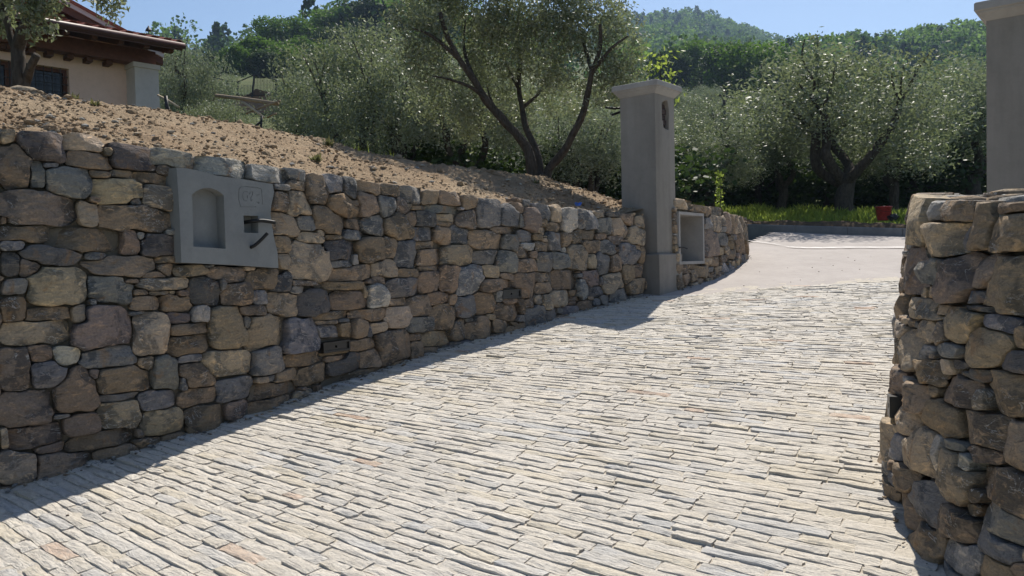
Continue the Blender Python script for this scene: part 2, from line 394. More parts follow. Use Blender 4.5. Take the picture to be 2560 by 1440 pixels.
def stones(C, seeds, blocks, parent, rng, gap=.0035, limit=300, hmul=1., topj=.02):
    A = np.array([[s[0], s[1], s[2], s[3]] for s in seeds]); made = []
    QS = [(s[2], s[3], rng.normal(0, .09)*min(1, s[3]/s[2]*1.3), rng.uniform(0, 6.28), rng.uniform(0, 6.28), rng.uniform(.0, .11), rng.uniform(.0, .10)) for s in seeds]
    for i, s in enumerate(seeds):
        u, z, a, b = s[:4]
        N = 32 if max(a, b) > .09 else (20 if max(a, b) > .04 else 12)
        th = np.arange(N)*2*math.pi/N; ca, sa_ = np.cos(th), np.sin(th)
        lp = metric(ca, sa_, 1, 1); T = np.linspace(.25, 1.3, 52)
        t = T[None, :]/lp[:, None]; pu = u+t*ca[:, None]*a; pz = z+t*sa_[:, None]*b
        own = metric_s(pu-u, pz-z, QS[i])
        d = (np.abs(A[:, 0]-u) < a*1.3+A[:, 2]*1.3) & (np.abs(A[:, 1]-z) < b*1.3+A[:, 3]*1.3); d[i] = False
        Q = [(A[k_][0], A[k_][1], QS[k_]) for k_ in np.nonzero(d)[0]]; stop = np.zeros(t.shape, bool)
        wob = .02*np.sin(pu*83+pz*61)+.05*np.sin(pu*31+pz*17)+.03*np.sin(pz*57-pu*43)
        for q in Q: stop |= metric_s(pu-q[0], pz-q[1], q[2])*(1+wob) < own
        tj = rng.uniform(-topj, topj*1.4)
        stop |= (pz > C.tz(pu)+tj) | (pz < C.gz(pu)-.06) | (pu > C.L-.002) | (pu < .002)
        for bl in blocks: stop |= inpoly(pu, pz, bl)
        lim_ = 1.16 if min(a, b) > .03 else 1.25; stop |= own > lim_*(1+.06*np.sin(th*3+i)[:, None])
        k = np.where(stop.any(1), stop.argmax(1), T.size-1); k = np.maximum(k-1, 0); tt = T[k]/lp
        tt *= 1+rng.normal(0, .016, N)
        tt = .9*tt+.05*(np.roll(tt, 1)+np.roll(tt, -1))
        ru, rz = tt*ca*a, tt*sa_*b; rl = np.hypot(ru, rz); sc = np.maximum(1-gap/np.maximum(rl, 1e-4), .3); ru *= sc; rz *= sc
        w, h = np.ptp(ru), np.ptp(rz)
        if w < .012 or h < .01 or (h < .028 and z > C.tz(u)-.05): continue
        mn = min(w, h); H = hmul*np.clip(mn*.12, .006, .028)*rng.uniform(.5, 1.4); base = rng.uniform(-.014, .012)
        tx, tz_ = rng.normal(0, .10), rng.normal(0, .10)
        pls = [(rng.uniform(0, 6.28), rng.uniform(.15, .6), rng.uniform(.1, .6)) for _ in range(4)]
        cu_, cz_ = ru.mean(), rz.mean(); rings = []; sd_ = rng.uniform(0, 100)
        for f, dep in ((.9, -.13), (.99, -.035), (1., -.006), (.98, .55*H), (.94, .9*H), (.68, H), (.3, H)):
            uu, zz = u+cu_+(ru-cu_)*f, z+cz_+(rz-cz_)*f
            dd = np.full(N, float(dep))+base
            if dep > -.01:
                dd += ((uu-u)*tx+(zz-z)*tz_)*min(1, f*1.)
                for pa, pg, pd in pls:
                    along = (uu-u-cu_)*math.cos(pa)+(zz-z-cz_)*math.sin(pa); dd = np.minimum(dd, base+H*1.05-pg*np.maximum(along-pd*mn*.5, 0))
                for kk in range(N):
                    p = Vector((uu[kk]*9+sd_, zz[kk]*9, sd_)); dd[kk] += .011*noise.noise(p)+.006*noise.noise(p*2.7)
            rings.append(C.pt(uu, zz, dd))
        V = np.concatenate(rings+[C.pt(np.array([u+cu_]), np.array([z+cz_]), np.array([H+base]))]); F = []
        m = len(rings); fl = C.side < 0
        for r in range(m-1):
            for kk in range(N):
                a0, b0 = r*N+kk, r*N+(kk+1) % N; q = (a0, b0, b0+N, a0+N); F.append(q[::-1] if fl else q)
        c0 = m*N
        for kk in range(N):
            q = ((m-1)*N+kk, (m-1)*N+(kk+1) % N, c0); F.append(q[::-1] if fl else q)
        c = 1.07*(.84*np.array(STC[s[4]])+.16*np.array([.215, .19, .155]))*rng.uniform(.82, 1.2)*np.array([1+abs(rng.normal(0, .025)), 1, 1+rng.normal(0, .04)])
        pc = V[c0].copy(); made.append((w*h/np.linalg.norm(pc-[0, 0, EYE])**2, V, F, [*c, rng.uniform(0, 1)], pc))
    made.sort(key=lambda q: -q[0]); rest = MB(); rc = []
    pl = np.array(parent.location) if parent else np.zeros(3)
    for n, (_, V, F, c, pc) in enumerate(made):
        if n < limit:
            o = meshobj('stone', V-pc, F, M['stone'], None, True); attr_color(o.data, 'tint', [c]*len(V))
            o.parent = parent; o.location = tuple(pc-pl)
        else:
            rest.add(V, F); rc += [c]*len(V)
    if rest.v:
        o = rest.build('small_stones', M['stone'], parent, True); attr_color(o.data, 'tint', rc); o['kind'] = 'stuff'
    print('stones', len(made))
def core(C, parent, thick=.4, inset=.055, drop=.05, blocks=()):
    us = np.linspace(0, C.L, 90); zs = np.linspace(0, 1, 16); V = []; F = []
    nz = len(zs)
    for u in us:
        z0, z1 = C.gz(u)-.35, C.tz(u)-drop
        for k in zs: V.append(C.pt(u, z0+(z1-z0)*k, -inset))
    n = len(V)
    for i in range(len(us)-1):
        for j in range(nz-1):
            q = (i*nz+j, (i+1)*nz+j, (i+1)*nz+j+1, i*nz+j+1); F.append(q if C.side > 0 else q[::-1])
    for u in us:
        V.append(C.pt(u, C.tz(u)-drop, -thick)); V.append(C.pt(u, C.gz(u)-.35, -thick))
    for i in range(len(us)-1):
        a = n+2*i; F.append((i*nz+nz-1, (i+1)*nz+nz-1, a+2, a)); F.append((a, a+2, a+3, a+1))
    F.append(tuple(range(nz))+(n, n+1)); e = (len(us)-1); F.append(tuple(range(e*nz, e*nz+nz))+(n+2*e, n+2*e+1))
    return geo('wall_core', V, F, M['core'], parent)
def uvpoly(C, pts): return [C.inv(*p) for p in pts]

# ------------------------------------------------------------------ drive: bed of sand, split-stone courses, concrete apron
CX, CY = -11.5, 10.8                      # the courses fan out from here
edge_px = [(1560, 742), (1700, 736), (1800, 729), (1950, 717), (2100, 706), (2235, 699), (2420, 690)]
edge = [G(*p)[:2] for p in edge_px]
def beyond(x, y):                        # metres past the last course
    ex = [p[0] for p in edge]; ey = [p[1] for p in edge]
    return y-np.interp(x, ex, ey)
WL_px = [(0, 1222), (220, 1160), (450, 1092), (620, 1042), (820, 968), (1000, 908), (1150, 860), (1300, 822), (1460, 775), (1618, 738)]
WL = [G(*p)[:2] for p in WL_px]; d0 = WL[0]-WL[1]; d0 /= np.linalg.norm(d0)
WL = [WL[0]+d0*1.9, WL[0]+d0*.9]+WL
topL_px = [(0, 322), (160, 330), (380, 362), (500, 388), (640, 405), (760, 425), (860, 440), (1000, 462), (1150, 485), (1300, 500), (1460, 520), (1600, 535)]
def curtain_top(C, pxs):
    us, zs = [], []
    for p in pxs:
        u, z = C.inv(*p); us.append(u); zs.append(z)
    C.top_u, C.top_z = us, zs
CL = Curtain(WL, 1, .03, top=([0, 1], [2.4, 2.4])); curtain_top(CL, topL_px)
CL.top_u = [0]+CL.top_u; CL.top_z = [CL.top_z[0]+.02]+CL.top_z
WF = [(1.93, 9.36), (2.28, 9.82), (2.72, 10.46), (3.25, 11.45), (3.62, 12.3), (3.74, 12.75), (3.70, 13.15), (3.5, 13.45)]
CF = Curtain(WF, 1, .02, top=([0, 1], [2.4, 2.4])); curtain_top(CF, [(1690, 499), (1740, 508), (1800, 525), (1862, 545)])
WR = [(1.62, 1.7), (1.56, 2.4), (1.545, 2.95), (1.62, 3.42), (1.83, 3.96), (2.2, 4.45), (2.75, 4.95), (3.55, 5.45)]
CR = Curtain(WR, -1, .105, top=([0, 1], [2.4, 2.4]))
CR.top_u = [0, .9, 1.6, 2.4, 3.0, 5.]; CR.top_z = [1.60, 1.66, 1.71, 1.80, 1.82, 1.84]

def wall_dist_left(x, y):                # signed distance to the left wall face (positive = drive side)
    P = CL.P; x = np.atleast_1d(x); y = np.atleast_1d(y)
    d = (P[None, :, 0]-x[:, None])**2+(P[None, :, 1]-y[:, None])**2; i = np.clip(d.argmin(1), 1, len(P)-2)
    t = P[i+1]-P[i-1]; t /= np.linalg.norm(t, axis=1, keepdims=True)
    return (x-P[i, 0])*t[:, 1]-(y-P[i, 1])*t[:, 0]
def wall_dist_right(x, y):
    P = CR.P; x = np.atleast_1d(x); y = np.atleast_1d(y)
    d = (P[None, :, 0]-x[:, None])**2+(P[None, :, 1]-y[:, None])**2; i = np.clip(d.argmin(1), 1, len(P)-2)
    t = P[i+1]-P[i-1]; t /= np.linalg.norm(t, axis=1, keepdims=True)
    return -((x-P[i, 0])*t[:, 1]-(y-P[i, 1])*t[:, 0])

def grid_mesh(name, xs, ys, zf, mat, kind, keep=None, smooth=True, parent=None):
    X, Y = np.meshgrid(xs, ys, indexing='ij'); Z = zf(X, Y); V = np.stack([X, Y, Z], -1).reshape(-1, 3); F = []
    n = len(ys); K = keep(X, Y) if keep is not None else np.ones(X.shape, bool)
    for i in range(len(xs)-1):
        for j in range(n-1):
            if K[i, j]: F.append((i*n+j, (i+1)*n+j, (i+1)*n+j+1, i*n+j+1))
    o = meshobj(name, V, F, mat, parent, smooth)
    if kind: o['kind'] = kind
    return o
def vnoise(X, Y, sc, seed=0.):
    return np.array([noise.noise(Vector((x*sc+seed, y*sc, seed))) for x, y in zip(X.ravel(), Y.ravel())]).reshape(X.shape)

def build_drive():
    drive = empty('driveway', (0, 5, ramp(0, 5))); drive['kind'] = 'structure'
    xs = np.arange(-5.5, 6.5, .05); ys = np.arange(1.0, 10.6, .05)
    bed = grid_mesh('joint_bed', xs, ys, lambda X, Y: SL*Y-.0065+.005*vnoise(X, Y, 5)+.005*vnoise(X, Y, 23, 3), M['sand'], None,
        keep=lambda X, Y: beyond(X, Y) < .25)
    setparent(bed, drive)
    rng = np.random.default_rng(11); made = []
    dphi = .0048; ph = -.95; k = 0
    while ph < .06:
        w = dphi*rng.uniform(.88, 1.14); k += 1
        pm = ph+w/2; r = 7+rng.uniform(0, .4)
        while r < 18.2:
            L = rng.choice([rng.uniform(.10, .17), rng.uniform(.17, .28), rng.uniform(.26, .38)], p=[.22, .53, .25])
            ra, rb = r, r+L; r = rb; rm = (ra+rb)/2
            x, y = CX+rm*math.cos(pm), CY+rm*math.sin(pm)
            if y < 1.3 or y > 10.4 or x < -4.6 or x > 5.8: continue
            x0, y0 = CX+ra*math.cos(pm), CY+ra*math.sin(pm); x1, y1 = CX+rb*math.cos(pm), CY+rb*math.sin(pm)
            if max(beyond(x0, y0), beyond(x1, y1)) > rng.uniform(-.05, .06): continue
            if wall_dist_left(x, y)[0] < .02 or (wall_dist_right(x, y)[0] < .0 and y < 5.45) : continue
            gr, gp = rng.uniform(.002, .005), rng.uniform(.001, .003)/rm
            nu, nv = 7, 4; top = []; hz = rng.uniform(-.0015, .0015); tl = rng.uniform(.001, .006) if rng.random() < .93 else rng.uniform(.006, .012); tu = rng.uniform(-.004, .004); sd_ = rng.uniform(0, 99)
            for j in range(nv):
                v = j/(nv-1)
                for i in range(nu):
                    u = i/(nu-1)
                    ragged = .006*noise.noise(Vector((u*3+sd_, v*9, sd_*2)))+.004*noise.noise(Vector((u*9+sd_, v*9, 5)))
                    rr = ra+gr+(rb-ra-2*gr)*u+(ragged*1.6 if u in (0, 1) else 0); pp = ph+gp+(w-2*gp)*v+(ragged*1.2/rm if v in (0, 1) else 0)
                    X, Y = CX+rr*math.cos(pp), CY+rr*math.sin(pp)
                    edgev = (v in (0, 1)) or (u in (0, 1))
                    z = hz+tl*(1-v)+tu*(u-.5)+.0065*noise.noise(Vector((u*2.5+sd_, v*1.6, sd_)))+.003*noise.noise(Vector((u*8+sd_, v*4, sd_)))-(.0035 if edgev else 0)
                    top.append((X, Y, SL*Y+z, u*L+sd_, v*w*rm+sd_))
            V = [t[:3] for t in top]; uv = [t[3:] for t in top]; F = []
            for j in range(nv-1):
                for i in range(nu-1):
                    a = j*nu+i; F.append((a, a+1, a+nu+1, a+nu))
            rim = [i for i in range(nu)]+[j*nu+nu-1 for j in range(1, nv)]+[(nv-1)*nu+i for i in range(nu-2, -1, -1)]+[j*nu for j in range(nv-2, 0, -1)]
            n0 = len(V)
            for q in rim: V.append((V[q][0], V[q][1], V[q][2]-.04)); uv.append((uv[q][0], uv[q][1]+.02))
            for q in range(len(rim)):
                b = (q+1) % len(rim); F.append((rim[b], rim[q], n0+q, n0+b))
            V = np.array(V); pc = V[:nu*nv].mean(0)
            base = np.array([.605, .56, .495])*rng.uniform(.9, 1.06); q = rng.random()
            if q < .13: base = np.array([.50, .49, .475])*rng.uniform(.92, 1.06)
            elif q < .25: base = np.array([.57, .51, .41])*rng.uniform(.93, 1.05)
            elif q < .266: base = np.array([.54, .385, .285])*rng.uniform(.85, 1.05)
            PX, PY = proj(pc[None]); vis = -40 < PX[0] < 2600 and PY[0] < 1480
            made.append(((w*rm*L/np.linalg.norm(pc-[0, 0, EYE])**3) if vis else 0, V, F, uv, [*base, rng.random()], pc, k))
        ph += w
    made.sort(key=lambda q: -q[0]); rv, rf, ruv, rc = [], [], [], []; loc = np.array(drive.location)
    for n, (_, V, F, uv, c, pc, k) in enumerate(made):
        if n < 300:
            o = meshobj('paving_stone', V-pc, F, M['slate'], drive); o.location = tuple(pc-loc); me = o.data
            attr_color(me, 'tint', [c]*len(V)); ul = me.uv_layers.new(name='UVMap')
            li = np.zeros(len(me.loops), np.int32); me.loops.foreach_get('vertex_index', li); ul.data.foreach_set('uv', np.array(uv, np.float32)[li].ravel())
        else:
            n0 = len(rv); rv += list(V); rf += [tuple(i+n0 for i in f) for f in F]; ruv += uv; rc += [c]*len(V)
    o = meshobj('paving_stones_remaining', rv, rf, M['slate']); setparent(o, drive); o['kind'] = 'stuff'; me = o.data; o.name = 'paving_stones'
    attr_color(me, 'tint', rc); ul = me.uv_layers.new(name='UVMap')
    li = np.zeros(len(me.loops), np.int32); me.loops.foreach_get('vertex_index', li); ul.data.foreach_set('uv', np.array(ruv, np.float32)[li].ravel())
    print('paving', len(made))
build_drive()

K0, K1 = G(1870, 578)[:2], G(2250, 590)[:2]; kd = (K1-K0)/np.linalg.norm(K1-K0); kn = np.array([-kd[1], kd[0]]); kn = kn if kn[1] > 0 else -kn
KA, KB = K0-kd*4.0, K0+kd*9
def kerb_side(X, Y): return (X-K0[0])*kn[0]+(Y-K0[1])*kn[1]      # positive = beyond the kerb
grid_mesh('concrete_apron', np.arange(-1, 16, .14), np.arange(8.4, 20, .14), lambda X, Y: SL*Y-.004+.012*vnoise(X, Y, .5)+.004*vnoise(X, Y, 2.1, 4), M['apron'], 'structure',
    keep=lambda X, Y: (beyond(X, Y) > -.18) & (kerb_side(X, Y) < .02) & ((X > 1.2+(Y-9)*.55)))
def line_strip():
    P = catmull([np.array([*G(*p)]) for p in [(1830, 596), (1870, 603), (1900, 607), (1945, 613), (1975, 619), (2030, 621), (2120, 620), (2250, 620), (2400, 619)]], 6)
    V = []; F = []
    for i, p in enumerate(P):
        w = .042*(1+.3*math.sin(i*2.3)); V += [(p[0], p[1]-w, SL*(p[1]-w)+.016), (p[0], p[1]+w, SL*(p[1]+w)+.016)]
    for i in range(len(P)-1): F.append((2*i, 2*i+2, 2*i+3, 2*i+1))
    o = meshobj('white_line', V, F, M['white']); o['kind'] = 'structure'
line_strip()
kerb = empty('kerb', (*KA, SL*KA[1]), 'low grey concrete kerb running along the far edge of the apron', 'kerb')
L = np.linalg.norm(KB-KA); n = int(L/1.0)
for i in range(n):
    a = KA+kd*(i*1.0+.004); b = KA+kd*((i+1)*1.0-.004); za, zb = SL*a[1], SL*b[1]
    v = []
    for p, z in ((a, za), (b, zb)):
        for off, h in ((0, -.2), (0, .135), (.012, .15), (.13, .15), (.13, -.2)): v.append((p[0]+kn[0]*off, p[1]+kn[1]*off, z+h))
    f = [(j, j+5, (j+1) % 5+5, (j+1) % 5) for j in range(5)]+[(4, 3, 2, 1, 0), (5, 6, 7, 8, 9)]
    geo('kerb_block', v, f, M['kerb'], kerb)

# ------------------------------------------------------------------ stone lists read off the walls
TA = '''0,35,135,185,t 145,70,520,340,p 500,115,825,255,t 0,195,255,555,b 525,235,875,385,b 800,215,875,290,b 875,175,1205,400,p
1165,205,1550,375,w 1550,265,1975,460,G 1955,330,2315,500,G 225,315,370,545,g 330,325,455,370,g 365,355,740,625,g 700,400,875,460,b
875,390,1060,450,b 1060,415,1335,505,b 1215,350,1335,440,b 720,455,1130,655,t 1125,510,1370,715,t 0,540,585,845,r 605,630,780,835,t
785,660,1375,875,b 0,725,80,810,b 0,815,390,965,b 700,590,790,650,b 1020,610,1110,660,g 400,840,950,1055,b 965,850,1095,1060,r
1055,865,1160,930,G 1285,855,1385,910,G 1095,885,1390,1085,d 0,930,200,1025,g 185,970,650,1135,d 655,1035,850,1115,g 0,1040,155,1220,d
160,1090,340,1230,r 700,1065,1235,1235,r 1215,1065,1415,1115,b 220,1145,700,1440,t 705,1205,1060,1440,g 30,1235,215,1365,g
1130,1175,1320,1240,b 1245,1120,1370,1230,b 1370,1130,1635,1225,b 1590,1135,1690,1160,g 1635,1150,1960,1270,b 1930,1150,2005,1185,t
1080,1240,1475,1335,t 1170,1335,1320,1375,b 960,1240,1090,1270,r 1475,1225,1755,1440,d 1950,1170,2270,1340,b 1715,1230,1765,1340,g
1370,1330,1465,1385,b 1055,1320,1165,1375,b'''
TB = '''0,115,185,285,b 160,180,490,270,b 480,170,597,290,t 0,270,490,425,t 500,170,890,455,r 600,120,655,170,g 875,105,1075,205,b
1070,95,1285,215,b 890,220,1135,500,t 875,205,965,235,g 1130,210,1275,290,p 1275,165,1410,290,w 1140,285,1400,370,b 1120,355,1400,500,b
1410,175,1655,470,o 1590,165,1790,240,b 1660,240,1925,470,o 1640,235,1680,330,g 0,440,205,760,r 170,425,340,555,b 360,445,552,565,w
552,445,920,585,g 920,500,1035,605,t 205,540,435,730,g 385,580,660,895,b 590,585,670,665,r 630,575,1030,760,b 1030,505,1205,735,g
1200,490,1355,550,g 1210,555,1445,725,b 1360,475,1700,640,t 1700,440,1900,640,g 1205,640,1240,735,g 0,730,380,985,r 685,755,935,805,g
935,735,1200,880,g 1200,715,1455,845,b 660,800,960,1010,t 1450,655,1685,805,g 1700,640,1790,685,t 1790,635,1840,675,g 1685,685,2000,785,b
960,825,1245,1040,t 1520,805,1665,940,r 1670,780,1960,925,b 1235,840,1520,1035,b 60,975,440,1125,r 430,905,660,1045,r 350,895,470,920,g
450,1015,890,1130,r 0,985,55,1130,t 215,1095,455,1165,r 0,1140,245,1370,t 250,1130,615,1340,b 610,1120,920,1260,b 890,1045,1080,1120,b
1080,1015,1245,1100,b 920,1105,1240,1185,b 1525,935,1640,990,b 0,1375,105,1410,b 145,1365,250,1400,b 1690,55,1805,165,g 1480,20,1680,180,b'''
TC = '''100,40,235,140,g 105,125,240,195,b 235,90,350,290,b 10,155,105,195,g 330,95,465,215,g 465,110,560,260,d 555,125,710,220,b
705,135,825,235,b 560,205,685,365,b 700,225,790,375,g 830,165,980,290,g 800,245,885,355,b 970,190,1090,290,b 1075,200,1220,295,b
1225,215,1315,315,b 870,275,915,320,t 0,200,110,335,b 115,195,260,360,t 360,215,565,385,b 500,250,560,310,b 265,290,485,490,b
0,335,180,490,t 165,355,290,460,g 490,375,580,450,b 590,345,725,490,g 730,340,910,515,b 870,325,945,425,b 930,325,1058,435,d
1010,290,1200,350,g 900,295,1000,325,b 1070,345,1195,405,t 1060,390,1180,430,b 1195,325,1315,445,r 1320,235,1475,435,g 1470,285,1605,430,g
1400,430,1585,480,b 285,440,350,490,t 455,445,605,520,g 185,465,345,545,t 15,480,125,600,b 345,510,535,655,d 545,490,735,660,b
725,480,805,625,b 120,520,400,775,t 305,545,345,590,t 350,480,450,520,b 45,600,135,705,t 800,510,945,695,g 910,420,1045,525,g
1040,420,1140,540,b 1140,415,1275,540,g 1275,445,1485,580,b 1485,470,1594,585,g 910,525,1090,575,b 945,570,1095,680,b 1100,540,1305,680,t
1305,575,1460,680,g 1455,575,1575,735,g 0,705,145,840,d 400,675,655,780,b 660,635,810,750,t 815,695,960,755,b 390,640,510,690,g
530,600,560,670,G 300,780,580,840,b 145,775,285,815,b 140,805,225,860,g 675,745,745,790,b 745,755,950,885,g 955,710,1075,855,b
1085,670,1190,855,b 1170,680,1355,865,G 960,680,1090,710,b 1365,680,1475,755,t 1355,765,1545,850,b 1475,720,1560,770,b 0,850,185,1005,o
185,820,375,1000,d 400,840,620,965,b 595,800,620,890,t 625,800,755,950,w 760,885,875,940,b 885,865,1025,1010,b 1000,850,1145,930,b
1140,865,1185,935,b 1185,865,1315,1020,g 1325,855,1445,990,b 290,970,505,1035,b 520,960,740,1040,b 740,945,905,1085,t 100,1010,325,1230,g
300,1030,430,1065,b 300,1065,435,1145,g 435,1035,515,1140,b 525,990,615,1140,b 440,1015,510,1045,g 630,1050,750,1115,t 605,1055,645,1145,g
870,1005,1040,1120,g 1020,930,1185,1105,b 1150,1025,1250,1170,b 1250,1010,1425,1170,b 1240,1015,1310,1040,g 1440,915,1600,1040,b
1375,990,1440,1030,t 1430,1020,1515,1110,b 1515,1040,1620,1120,b 980,1095,1150,1200,t 510,1145,690,1220,b 900,1115,965,1160,b
650,1095,895,1315,b 900,1165,975,1305,b 975,1200,1105,1290,b 1105,1160,1310,1280,g 1310,1160,1405,1215,b 1405,1115,1530,1175,b
330,1225,505,1255,b 350,1255,510,1290,b 95,1240,345,1325,b 570,1220,710,1345,b 355,1250,575,1405,d 20,1340,180,1415,b 180,1320,365,1440,b
355,1340,775,1440,b 765,1285,920,1395,b'''
TD = '''410,180,525,280,b 500,220,630,405,r 465,265,510,370,g 620,190,745,320,g 745,200,815,340,t 630,305,710,375,b 705,335,810,410,b
815,220,945,415,w 945,230,1020,390,g 1005,235,1100,405,G 1060,245,1175,305,t 1180,255,1300,295,d 1100,295,1210,440,g 1210,295,1350,460,t
1295,265,1395,360,b 1400,285,1470,400,t 1465,300,1500,405,b 465,405,600,500,g 500,500,605,560,G 600,380,710,435,t 595,430,665,480,b
610,490,715,580,b 660,465,705,505,t 705,420,820,570,g 810,420,895,530,b 890,400,985,510,b 985,400,1095,475,b 990,475,1120,585,b
1095,420,1190,470,b 1190,440,1300,520,r 1120,480,1245,605,g 870,515,1020,715,t 825,530,860,580,w 1350,370,1475,520,t 1230,530,1275,580,b
1270,510,1435,680,g 1390,515,1450,565,b 1440,540,1495,675,b 450,535,570,625,b 570,560,610,625,b 465,630,630,730,b 615,580,750,730,g
750,580,870,710,g 1010,585,1080,710,t 1085,575,1215,760,g 1205,600,1300,740,b 440,740,630,945,b 610,735,725,815,t 620,815,760,905,b
750,720,935,875,b 935,735,990,780,g 985,725,1115,850,r 940,790,1030,960,G 1120,780,1150,840,g 1140,735,1310,905,t 1310,670,1390,830,b
1390,680,1495,790,b 1345,785,1490,910,b 1490,790,1530,875,b 1035,850,1155,930,g 1210,865,1355,960,g 885,880,950,925,b 525,945,620,1020,b
620,920,665,1000,t 665,920,735,1040,t 735,880,885,1010,t 890,930,985,965,b 1130,915,1210,1000,g 1075,950,1130,1005,g 885,970,960,1000,b
945,965,1075,1055,b 480,950,525,1070,b 470,1080,530,1145,g 540,1010,685,1175,g 690,1035,780,1150,g 780,1015,825,1070,g 830,1005,945,1090,g
385,1135,540,1240,b 545,1180,615,1220,b 1350,920,1530,955,g 790,1080,850,1110,b 290,880,345,975,G 345,945,460,1000,b'''
TE = '''255,70,400,400,t 390,100,505,245,G 505,85,725,255,b 700,100,850,470,b 850,100,1130,195,b 825,205,1120,450,b 340,250,650,490,t
640,280,700,450,g 205,430,375,745,r 365,495,480,665,g 465,455,735,800,r 480,500,540,600,d 710,465,900,680,r 775,470,1150,890,b
660,685,780,800,g 390,675,465,760,t 220,750,440,900,t 435,785,560,885,t 340,880,440,1045,t 435,885,525,1070,t 515,800,750,1060,o
650,810,890,850,d 745,855,1060,990,g 195,900,280,1060,t 200,950,340,1245,t 340,1070,430,1165,G 450,1065,640,1165,g 620,940,980,1235,o
985,920,1110,1090,b 865,1090,1150,1250,d 290,1165,500,1350,b 495,1155,580,1270,t 585,1165,680,1250,d 610,1220,840,1305,d'''
TF = '''145,50,265,235,b 265,140,400,360,b 480,115,740,315,r 405,165,475,250,b 725,190,830,350,t 800,80,1100,385,b 380,265,600,510,b
575,340,970,620,b 915,390,1150,750,b 190,300,320,500,t 100,375,200,680,t 165,480,265,685,g 260,420,450,785,t 430,480,485,760,w
510,525,640,605,g 650,565,910,705,b 465,590,700,1000,o 620,595,720,765,w 165,680,350,880,b 95,630,165,780,G 735,705,1150,1005,b
690,850,800,940,b 125,790,190,900,b 255,790,510,1090,g 185,905,380,1120,b 740,940,1100,1260,g 640,950,735,1055,b 310,1050,510,1360,b
470,950,730,1250,b 730,1155,1090,1340,g 510,1180,780,1440,G 765,1320,1030,1500,b 1010,1340,1150,1470,b'''
TG = '''430,795,545,850,t 545,815,645,895,b 650,845,715,890,t 595,900,632,965,g 632,890,690,990,t 690,890,722,950,t 722,870,745,990,b
745,880,780,990,b 780,900,812,990,t 812,905,848,1090,b 600,965,690,1130,r 675,985,745,1060,g 690,950,725,985,g 680,1070,725,1115,t
745,1035,795,1080,b 725,1065,748,1110,t 700,1115,745,1155,b 745,1080,795,1140,b 630,1120,700,1180,b 555,1170,625,1240,b 600,1130,640,1170,t
480,1220,522,1290,b 520,1195,555,1270,t 475,1170,505,1220,b 618,1180,660,1210,g 795,990,840,1100,b'''

# left retaining wall
rng = np.random.default_rng(5)
pan_px = [(430, 417), (445, 419), (500, 427), (540, 438), (682, 460), (686, 480), (679, 510), (676, 535), (680, 565), (688, 600), (694, 630), (698, 671), (585, 664), (452, 656), (443, 600)]
LB1 = [(808, 845), (878, 845), (878, 876), (808, 876)]; LB2 = [(1257, 720), (1305, 720), (1305, 746), (1257, 746)]
wallL = empty('retaining_wall', (*WL[4], SL*WL[4][1]), 'long brown and grey fieldstone retaining wall holding back the bare soil bank, with a cement panel set in it', 'stone wall')
blk = [uvpoly(CL, pan_px), uvpoly(CL, LB1), uvpoly(CL, LB2)]
seeds = px2seed(CL, parse(TA, 3.13, 0, 300)+parse(TB, 2.667, 0, 700)+parse(TC, 2.571, 680, 400)+parse(TD, 3.2, 1150, 450))
seeds = fill(CL, seeds, blk, 0.02, CL.L, rng)
stones(CL, seeds, blk, wallL, rng)
def core_h(C, parent, holes, **k):
    o = core(C, parent, **k); bm = bmesh.new(); bm.from_mesh(o.data)
    for h in holes:
        pts = [C.pt(u, z, -.075) for u, z in h]; c = sum(pts)/len(pts)
    us = np.linspace(0, C.L, 90); zs = 16; kill = []
    bm.faces.ensure_lookup_table()
    for i in range(89):
        for j in range(15):
            u = (us[i]+us[i+1])/2; z0, z1 = C.gz(u)-.35, C.tz(u)-k.get('drop', .05); z = z0+(z1-z0)*(j+.5)/15
            if any(inpoly(np.array([u]), np.array([z]), h)[0] for h in holes): kill.append(bm.faces[i*15+j])
    bmesh.ops.delete(bm, geom=kill, context='FACES'); bm.to_mesh(o.data); bm.free(); return o
core_h(CL, wallL, [blk[0]])

# a flat frame on a wall: pixel -> local (s, z)
class Plane:
    def __init__(s, C, pxa, pxb, pxm, n=0.):
        ua, ub = C.inv(*pxa)[0], C.inv(*pxb)[0]; um, zm = C.inv(*pxm)
        a, b = C.xy(ua), C.xy(ub); t = (b-a)/np.linalg.norm(b-a)*(1 if ub > ua else -1); s.t = np.array([*t, 0]); s.n = np.array([t[1], -t[0], 0])*C.side
        s.o = C.pt(um, zm, n); s.z = np.array([0, 0, 1.])
    def px(s, x, y):
        d = ray(x, y); E0 = np.array([0, 0, EYE]); k = ((s.o-E0)@s.n)/(d@s.n); p = E0+d*k-s.o; return p@s.t, p@s.z
    def w(s, a, z, n=0.): return s.o+s.t*a+s.z*z+s.n*n
def prism(pl, poly, n0, n1):
    m = len(poly); v = [pl.w(a, z, n0) for a, z in poly]+[pl.w(a, z, n1) for a, z in poly]
    ar = sum(poly[i][0]*poly[(i+1) % m][1]-poly[(i+1) % m][0]*poly[i][1] for i in range(m))
    f = [tuple(range(m, 2*m)), tuple(range(m))[::-1]]+[(i, (i+1) % m, (i+1) % m+m, i+m) for i in range(m)]
    return v, f
def boolean(base, cutters):
    for c in cutters:
        md = base.modifiers.new('cut', 'BOOLEAN'); md.operation = 'DIFFERENCE'; md.object = c; md.solver = 'EXACT'
        bpy.context.view_layer.update(); dg = bpy.context.evaluated_depsgraph_get()
        me = bpy.data.meshes.new_from_object(base.evaluated_get(dg)); base.modifiers.clear()
        if len(me.polygons) > len(base.data.polygons): base.data = me
        else: print('boolean skipped', base.name)
    for c in cutters: bpy.data.objects.remove(c)
